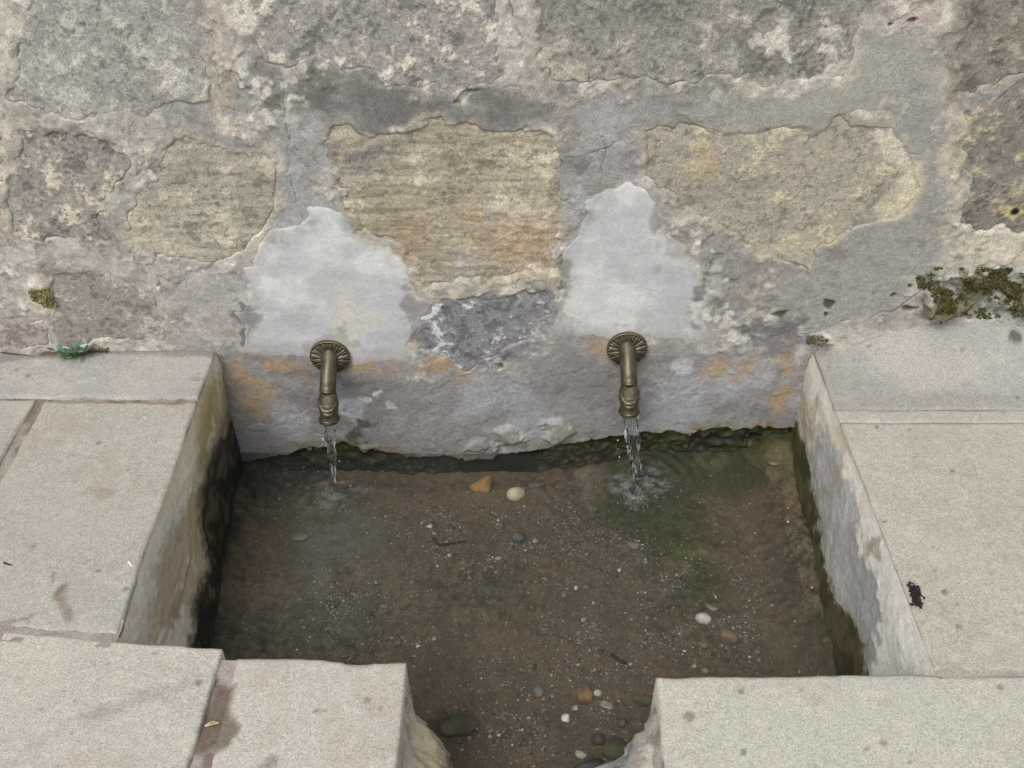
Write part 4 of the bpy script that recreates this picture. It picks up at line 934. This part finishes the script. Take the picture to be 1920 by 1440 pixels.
# gravel: grains nobody could count
rs = RS(12); pal = np.array([[150, 146, 138], [118, 114, 108], [176, 168, 146], [196, 194, 186], [128, 104, 78], [92, 90, 88], [146, 120, 84], [84, 72, 58], [160, 158, 160]])
zones = [((760, 940), (1100, 960), (1110, 1060), (760, 1060)), ((1080, 960), (1230, 1030), (1250, 1100), (1120, 1090)), ((1020, 1080), (1420, 1090), (1430, 1260), (1020, 1240)), ((800, 1220), (1240, 1230), (1240, 1300), (840, 1290)),
         ((900, 1300), (1200, 1300), (1150, 1440), (880, 1440)), ((1190, 1040), (1360, 1050), (1380, 1120), (1220, 1130)), ((600, 1080), (760, 1100), (780, 1220), (560, 1220))]
fx, fy = FPX, FPY
dens = np.zeros(XF.shape)
for z in zones: dens = np.maximum(dens, ss(40, -30, sdf(fx, fy, list(z)) + 28 * f2))
dens = dens * np.clip(.45 + .55 * f2, .05, 1.6) + .045 + .07 * ss(.2, 1.2, f2)
inside = (XF > -.40) & (XF < .43) & (YF > -.56) & (YF < -.012) | ((XF > -.10) & (XF < .13) & (YF < -.5) & (YF > -.75))
dens = dens * inside; p = (dens / dens.sum()).ravel()
N = 20000; pick = rs.choice(len(p), N, p=p); base = I1 if False else ico(1)
sz = np.clip(np.exp(rs.randn(N) * .45) * .00092, .0005, .0042)
px_ = XF.ravel()[pick] + rs.uniform(-.0016, .0016, N); py_ = YF.ravel()[pick] + rs.uniform(-.0016, .0016, N); pz_ = ZF.ravel()[pick]
bv, bf = ico(1); bv = bv[:]; nvb = len(bv)
ax = rs.uniform(0, 2 * pi, N); sc3 = np.stack([rs.uniform(.7, 1.6, N), rs.uniform(.6, 1.1, N), rs.uniform(.35, .8, N)], -1)
VV_ = bv[None] * sc3[:, None, :] * (1 + .22 * rs.randn(N, nvb, 1)) * sz[:, None, None]
ca, sa = np.cos(ax)[:, None], np.sin(ax)[:, None]
VG = np.stack([VV_[..., 0] * ca - VV_[..., 1] * sa + px_[:, None], VV_[..., 0] * sa + VV_[..., 1] * ca + py_[:, None], VV_[..., 2] + pz_[:, None] + sz[:, None] * .25], -1).reshape(-1, 3)
FG = (bf[None] + (np.arange(N) * nvb)[:, None, None]).reshape(-1, 3)
pl = np.array([cb(*c) for c in pal]) * .62
cg = pl[rs.choice(len(pal), N, p=[.18, .20, .12, .06, .13, .12, .08, .08, .03])] * rs.uniform(.6, 1.15, (N, 1))
bright = rs.rand(N) < .012; cg[bright] = cb(206, 202, 190)
tag(mesh_obj('gravel', VG, FG, M_pebble, None, np.repeat(cg, nvb, 0), np.full(N * nvb, .6), smooth=False), kind='stuff')

# ================================================================== SMALL THINGS
M_twig = plain('dark_twig', (.02, .016, .012), .7); M_straw = plain('dry_straw', (.30, .25, .15), .7)
M_leaf = plain('weed_leaf', (.085, .17, .085), .5, var=.35, scale=150); M_stem = plain('weed_stem', (.10, .14, .06), .6)
M_dark = plain('black_dried_moss', (.022, .013, .016), .95, var=.5); M_husk = plain('seed_husk', (.42, .36, .20), .6, var=.4)
M_moss = mineral('moss', 700, .35, .0004, 200, .3, spec=.1)
def stick(name, pts, r, mat, label, cat, taper=.5, parent=None):
    pts = np.array(pts, float); n = 26; t = np.linspace(0, 1, len(pts)); tt = np.linspace(0, 1, n)
    P = np.stack([np.interp(tt, t, pts[:, i]) for i in range(3)], -1); T = np.gradient(P, axis=0); T /= np.linalg.norm(T, axis=1)[:, None]
    A = np.cross(T, [0.13, .21, 1.0]); A /= np.linalg.norm(A, axis=1)[:, None]; B = np.cross(T, A); m = 7; ph = np.linspace(0, 2 * pi, m, endpoint=False)
    rr2 = r * (1 - (1 - taper) * tt) * (1 + .15 * np.sin(tt * 30))
    V = P[:, None] + (A[:, None] * np.cos(ph)[None, :, None] + B[:, None] * np.sin(ph)[None, :, None]) * rr2[:, None, None]
    idx = np.arange(n * m).reshape(n, m); Q = np.stack([idx[:-1], np.roll(idx, -1, 1)[:-1], np.roll(idx, -1, 1)[1:], idx[1:]], -1).reshape(-1, 4)
    org = P[0]; o = mesh_obj(name, V.reshape(-1, 3) - (0 if parent else org), Q, mat, parent, loc=None if parent else org)
    return o if parent else tag(o, label, cat)
def gl3(px, py, z=0, up=0): x, y = G(px, py, z); return (x, y, z + up)
stick('dry_stalk', [gl3(-30, 660, 0, .003), gl3(30, 667, 0, .003), gl3(78, 672, 0, .002)], .0011, M_twig, 'thin dark dry stalk lying along the foot of the wall', 'stalk')
stick('straw', [gl3(38, 682, 0, .001), gl3(86, 680, 0, .001)], .0009, M_straw, 'short pale straw just below the thin dark stalk', 'straw')
fz = FLOOR_Z + .003
stick('twig', [gl3(812, 1008, fz), gl3(822, 1022, fz), gl3(846, 1020, fz, .003), gl3(872, 1014, fz)], .0022, M_twig, 'black crooked twig on the gravel in the middle of the basin', 'twig')
stick('twig', [gl3(1146, 1226, fz), gl3(1160, 1238, fz, .002), gl3(1174, 1243, fz)], .0024, M_twig, 'short black stick on the silt near the front of the basin', 'twig', .8)
stick('stem_bit', [gl3(8, 1056, 0, .001), gl3(16, 1060, 0, .002), gl3(24, 1061, 0, .001)], .0012, M_twig, 'tiny dark stem bit on the large slab beside the straight joint', 'stem')
stick('straw', [gl3(242, 1054, 0, .001), gl3(249, 1064, 0, .001)], .0018, plain('white_chip', (.6, .6, .57)), 'tiny white chip on the edge of the basin beside the olive side wall', 'chip')
# seed husks in the muddy joint
for a, b, l_ in (((386, 1363), (411, 1357), 'split pale seed husk lying in the muddy joint between front slabs'),):
    r_ = empty('seed_husk', gl3((a[0] + b[0]) / 2, (a[1] + b[1]) / 2, -.004), l_, 'husk')
    pa, pb = np.array(gl3(*a, -.004, .002)) - r_.location, np.array(gl3(*b, -.004, .002)) - r_.location
    for k in (-1, 1):
        md = (pa + pb) / 2 + np.array([0, .0016 * k, .0022]); stick('shell_half', [pa, md, pb], .0013, M_husk, None, None, .7, r_)
# black dried clump on the right-hand ledge
def tuft(name, px, py, n, spread, size, mat, label, cat, z=0, col=None, elong=None, seed=0):
    rs = RS(seed); o0 = np.array(gl3(px, py, z)); V, Fc = [], []; off = 0
    for k in range(n):
        c = rs.randn(3) * spread * [.8, 1, .25]
        if elong is not None: c[:2] += np.array(elong) * rs.uniform(-1, 1)
        c[2] = abs(c[2]) + size * .3; s = size * rs.uniform(.4, 1.2)
        v = I1[0] * (1 + .35 * rs.randn(len(I1[0]), 1)) * s * [rs.uniform(.5, 1.6), rs.uniform(.5, 1.4), .7]; V.append(v + c); Fc.append(I1[1] + off); off += len(v)
    o = mesh_obj(name, np.concatenate(V), np.concatenate(Fc), mat, None, smooth=False, loc=o0); return tag(o, label, cat)
tuft('moss_clump', 1716, 1118, 170, .0036, .0019, M_dark, 'black dried moss clump on the edge of the ledge beside the whitewashed wall', 'moss clump', elong=(.002, .014), seed=3)
# the little weed in the corner of wall and ledge
wd = empty('weed', gl3(142, 668, 0), 'small green weed growing from the crack between wall and ledge', 'weed')
rs = RS(21)
LV = np.array([[0, 0, 0], [-.28, .30, .05], [0, .33, .10], [.28, .30, .05], [-.34, .62, .08], [0, .66, .15], [.34, .62, .08], [0, 1.0, .06]]); LF = [[0, 3, 2, 2], [0, 2, 1, 1], [1, 2, 5, 4], [2, 3, 6, 5], [4, 5, 7, 7], [5, 6, 7, 7]]
def leaf(parent, base, ang, pitch, L, wfac):
    v = LV * [L * wfac, L, L]; m = Matrix.Rotation(ang, 4, 'Z') @ Matrix.Rotation(pitch, 4, 'X')
    me = bpy.data.meshes.new('leaf'); me.from_pydata([tuple(m @ Vector(q)) for q in v], [], [tuple(dict.fromkeys(f)) for f in LF]); me.materials.append(M_leaf)
    me.polygons.foreach_set('use_smooth', [True] * len(LF)); o = bpy.data.objects.new('leaf', me); C.objects.link(o); o.parent = parent; o.location = base
for si, (bx, dx, hh, n) in enumerate(((-.006, -.012, .022, 7), (.004, .010, .030, 8), (.002, .0, .016, 6), (.010, .022, .034, 5))):
    pts = [(bx, -.004, 0), (bx + dx * .4, -.010, hh * .5), (bx + dx, -.014, hh)]
    stick('stem', pts, .0009, M_stem, None, None, .6, wd)
    for k in range(n):
        t = .25 + .75 * k / (n - 1); b_ = [np.interp(t, [0, .5, 1], [q[i] for q in pts]) for i in range(3)]
        leaf(wd, b_, k * 2.4 + si, rs.uniform(-.1, .7), rs.uniform(.011, .018), rs.uniform(.55, .8))
# moss: on the rough stone at the foot of the wall (right), on the ledge corner, lichen on the left
def moss_on_wall(name, px, py, rx, ry, n, cols, size, seed, thr, kind='stuff', hgt=.004, label=None, cat=None, poly=None):
    rs = RS(seed); V, Fc, cc = [], [], []; off = 0; cnt = 0
    gu = fbm(np.linspace(0, .6, 240), np.linspace(0, .3, 160), .05, 4, .75, seed=seed + 5)
    P = WP(*poly) if poly else None
    tries = 0
    while cnt < n and tries < n * 30:
        tries += 1
        qx, qy = px + rs.uniform(-rx, rx), py + rs.uniform(-ry, ry)
        g = gu[int((qy - py + ry) / (2 * ry) * 80) % 160, int((qx - px + rx) / (2 * rx) * 200) % 240]
        if g < thr: continue
        x, z = W(qx, qy)
        if P is not None and sdf(np.array([x]), np.array([z]), P)[0] > 0: continue
        i, j = np.searchsorted(U, x), np.searchsorted(Vv, z)
        if i >= len(U) - 1 or j >= len(Vv) - 1: continue
        s = size * rs.uniform(.5, 1.3); v = I1[0] * (1 + .3 * rs.randn(len(I1[0]), 1)) * s * [rs.uniform(.6, 1.4), .8, rs.uniform(.6, 1.4)]
        V.append(v + [x, -max(Hs[j, i], Hm[j, i]) - s * .3 - (g - thr) * hgt * .35, z]); Fc.append(I1[1] + off); off += len(v)
        c = cb(*cols[rs.randint(len(cols))]) * rs.uniform(.6, 1.2); cc.append(np.repeat(c[None], len(v), 0)); cnt += 1
    if not V: return
    o = mesh_obj(name, np.concatenate(V), np.concatenate(Fc), M_moss, None, np.concatenate(cc), np.full(off, .95), smooth=False)
    return tag(o, label, cat, kind=kind)
Hs = np.full(WX.shape, -1.0)
for s, h, col, d in objs: Hs[s] = np.maximum(Hs[s], np.where(d < .002, h, -1))
MC = [(80, 78, 42), (94, 90, 50), (62, 62, 32), (76, 71, 44), (106, 100, 62)]
moss_on_wall('moss', 1850, 548, 150, 50, 3600, MC, .0011, 3, .40)
tag(moss_on_wall('moss_tuft', 1822, 518, 20, 14, 300, MC, .0015, 8, -3, 'thing', .004), 'yellow green moss tuft at the top of the mossy rough stone', 'moss tuft')
tag(moss_on_wall('moss_tuft', 1772, 556, 12, 15, 220, [(78, 76, 36), (64, 62, 30), (92, 86, 44)], .0014, 9, -3, 'thing', .004), 'dark round moss tuft beside the mossy rough stone', 'moss tuft')
tag(moss_on_wall('moss_tuft', 1530, 634, 18, 8, 110, [(92, 88, 50), (78, 74, 44), (110, 102, 62)], .0012, 10, -3, 'thing', .004), 'small olive moss tuft at the corner of basin and ledge', 'moss tuft')
tag(moss_on_wall('lichen_patch', 84, 556, 30, 22, 420, [(140, 130, 82), (120, 112, 66), (156, 148, 104), (104, 96, 52)], .0012, 14, -3, 'thing', .002, poly=[(55, 540), (95, 535), (100, 555), (112, 575), (85, 572), (60, 558)]), 'ochre green lichen patch on the grey stone', 'lichen patch')
tag(moss_on_wall('moss_tuft', 165, 657, 40, 7, 260, [(84, 80, 44), (66, 62, 36), (104, 98, 58)], .0013, 15, -3, 'thing', .003), 'flat strip of olive moss behind the small green weed', 'moss tuft')
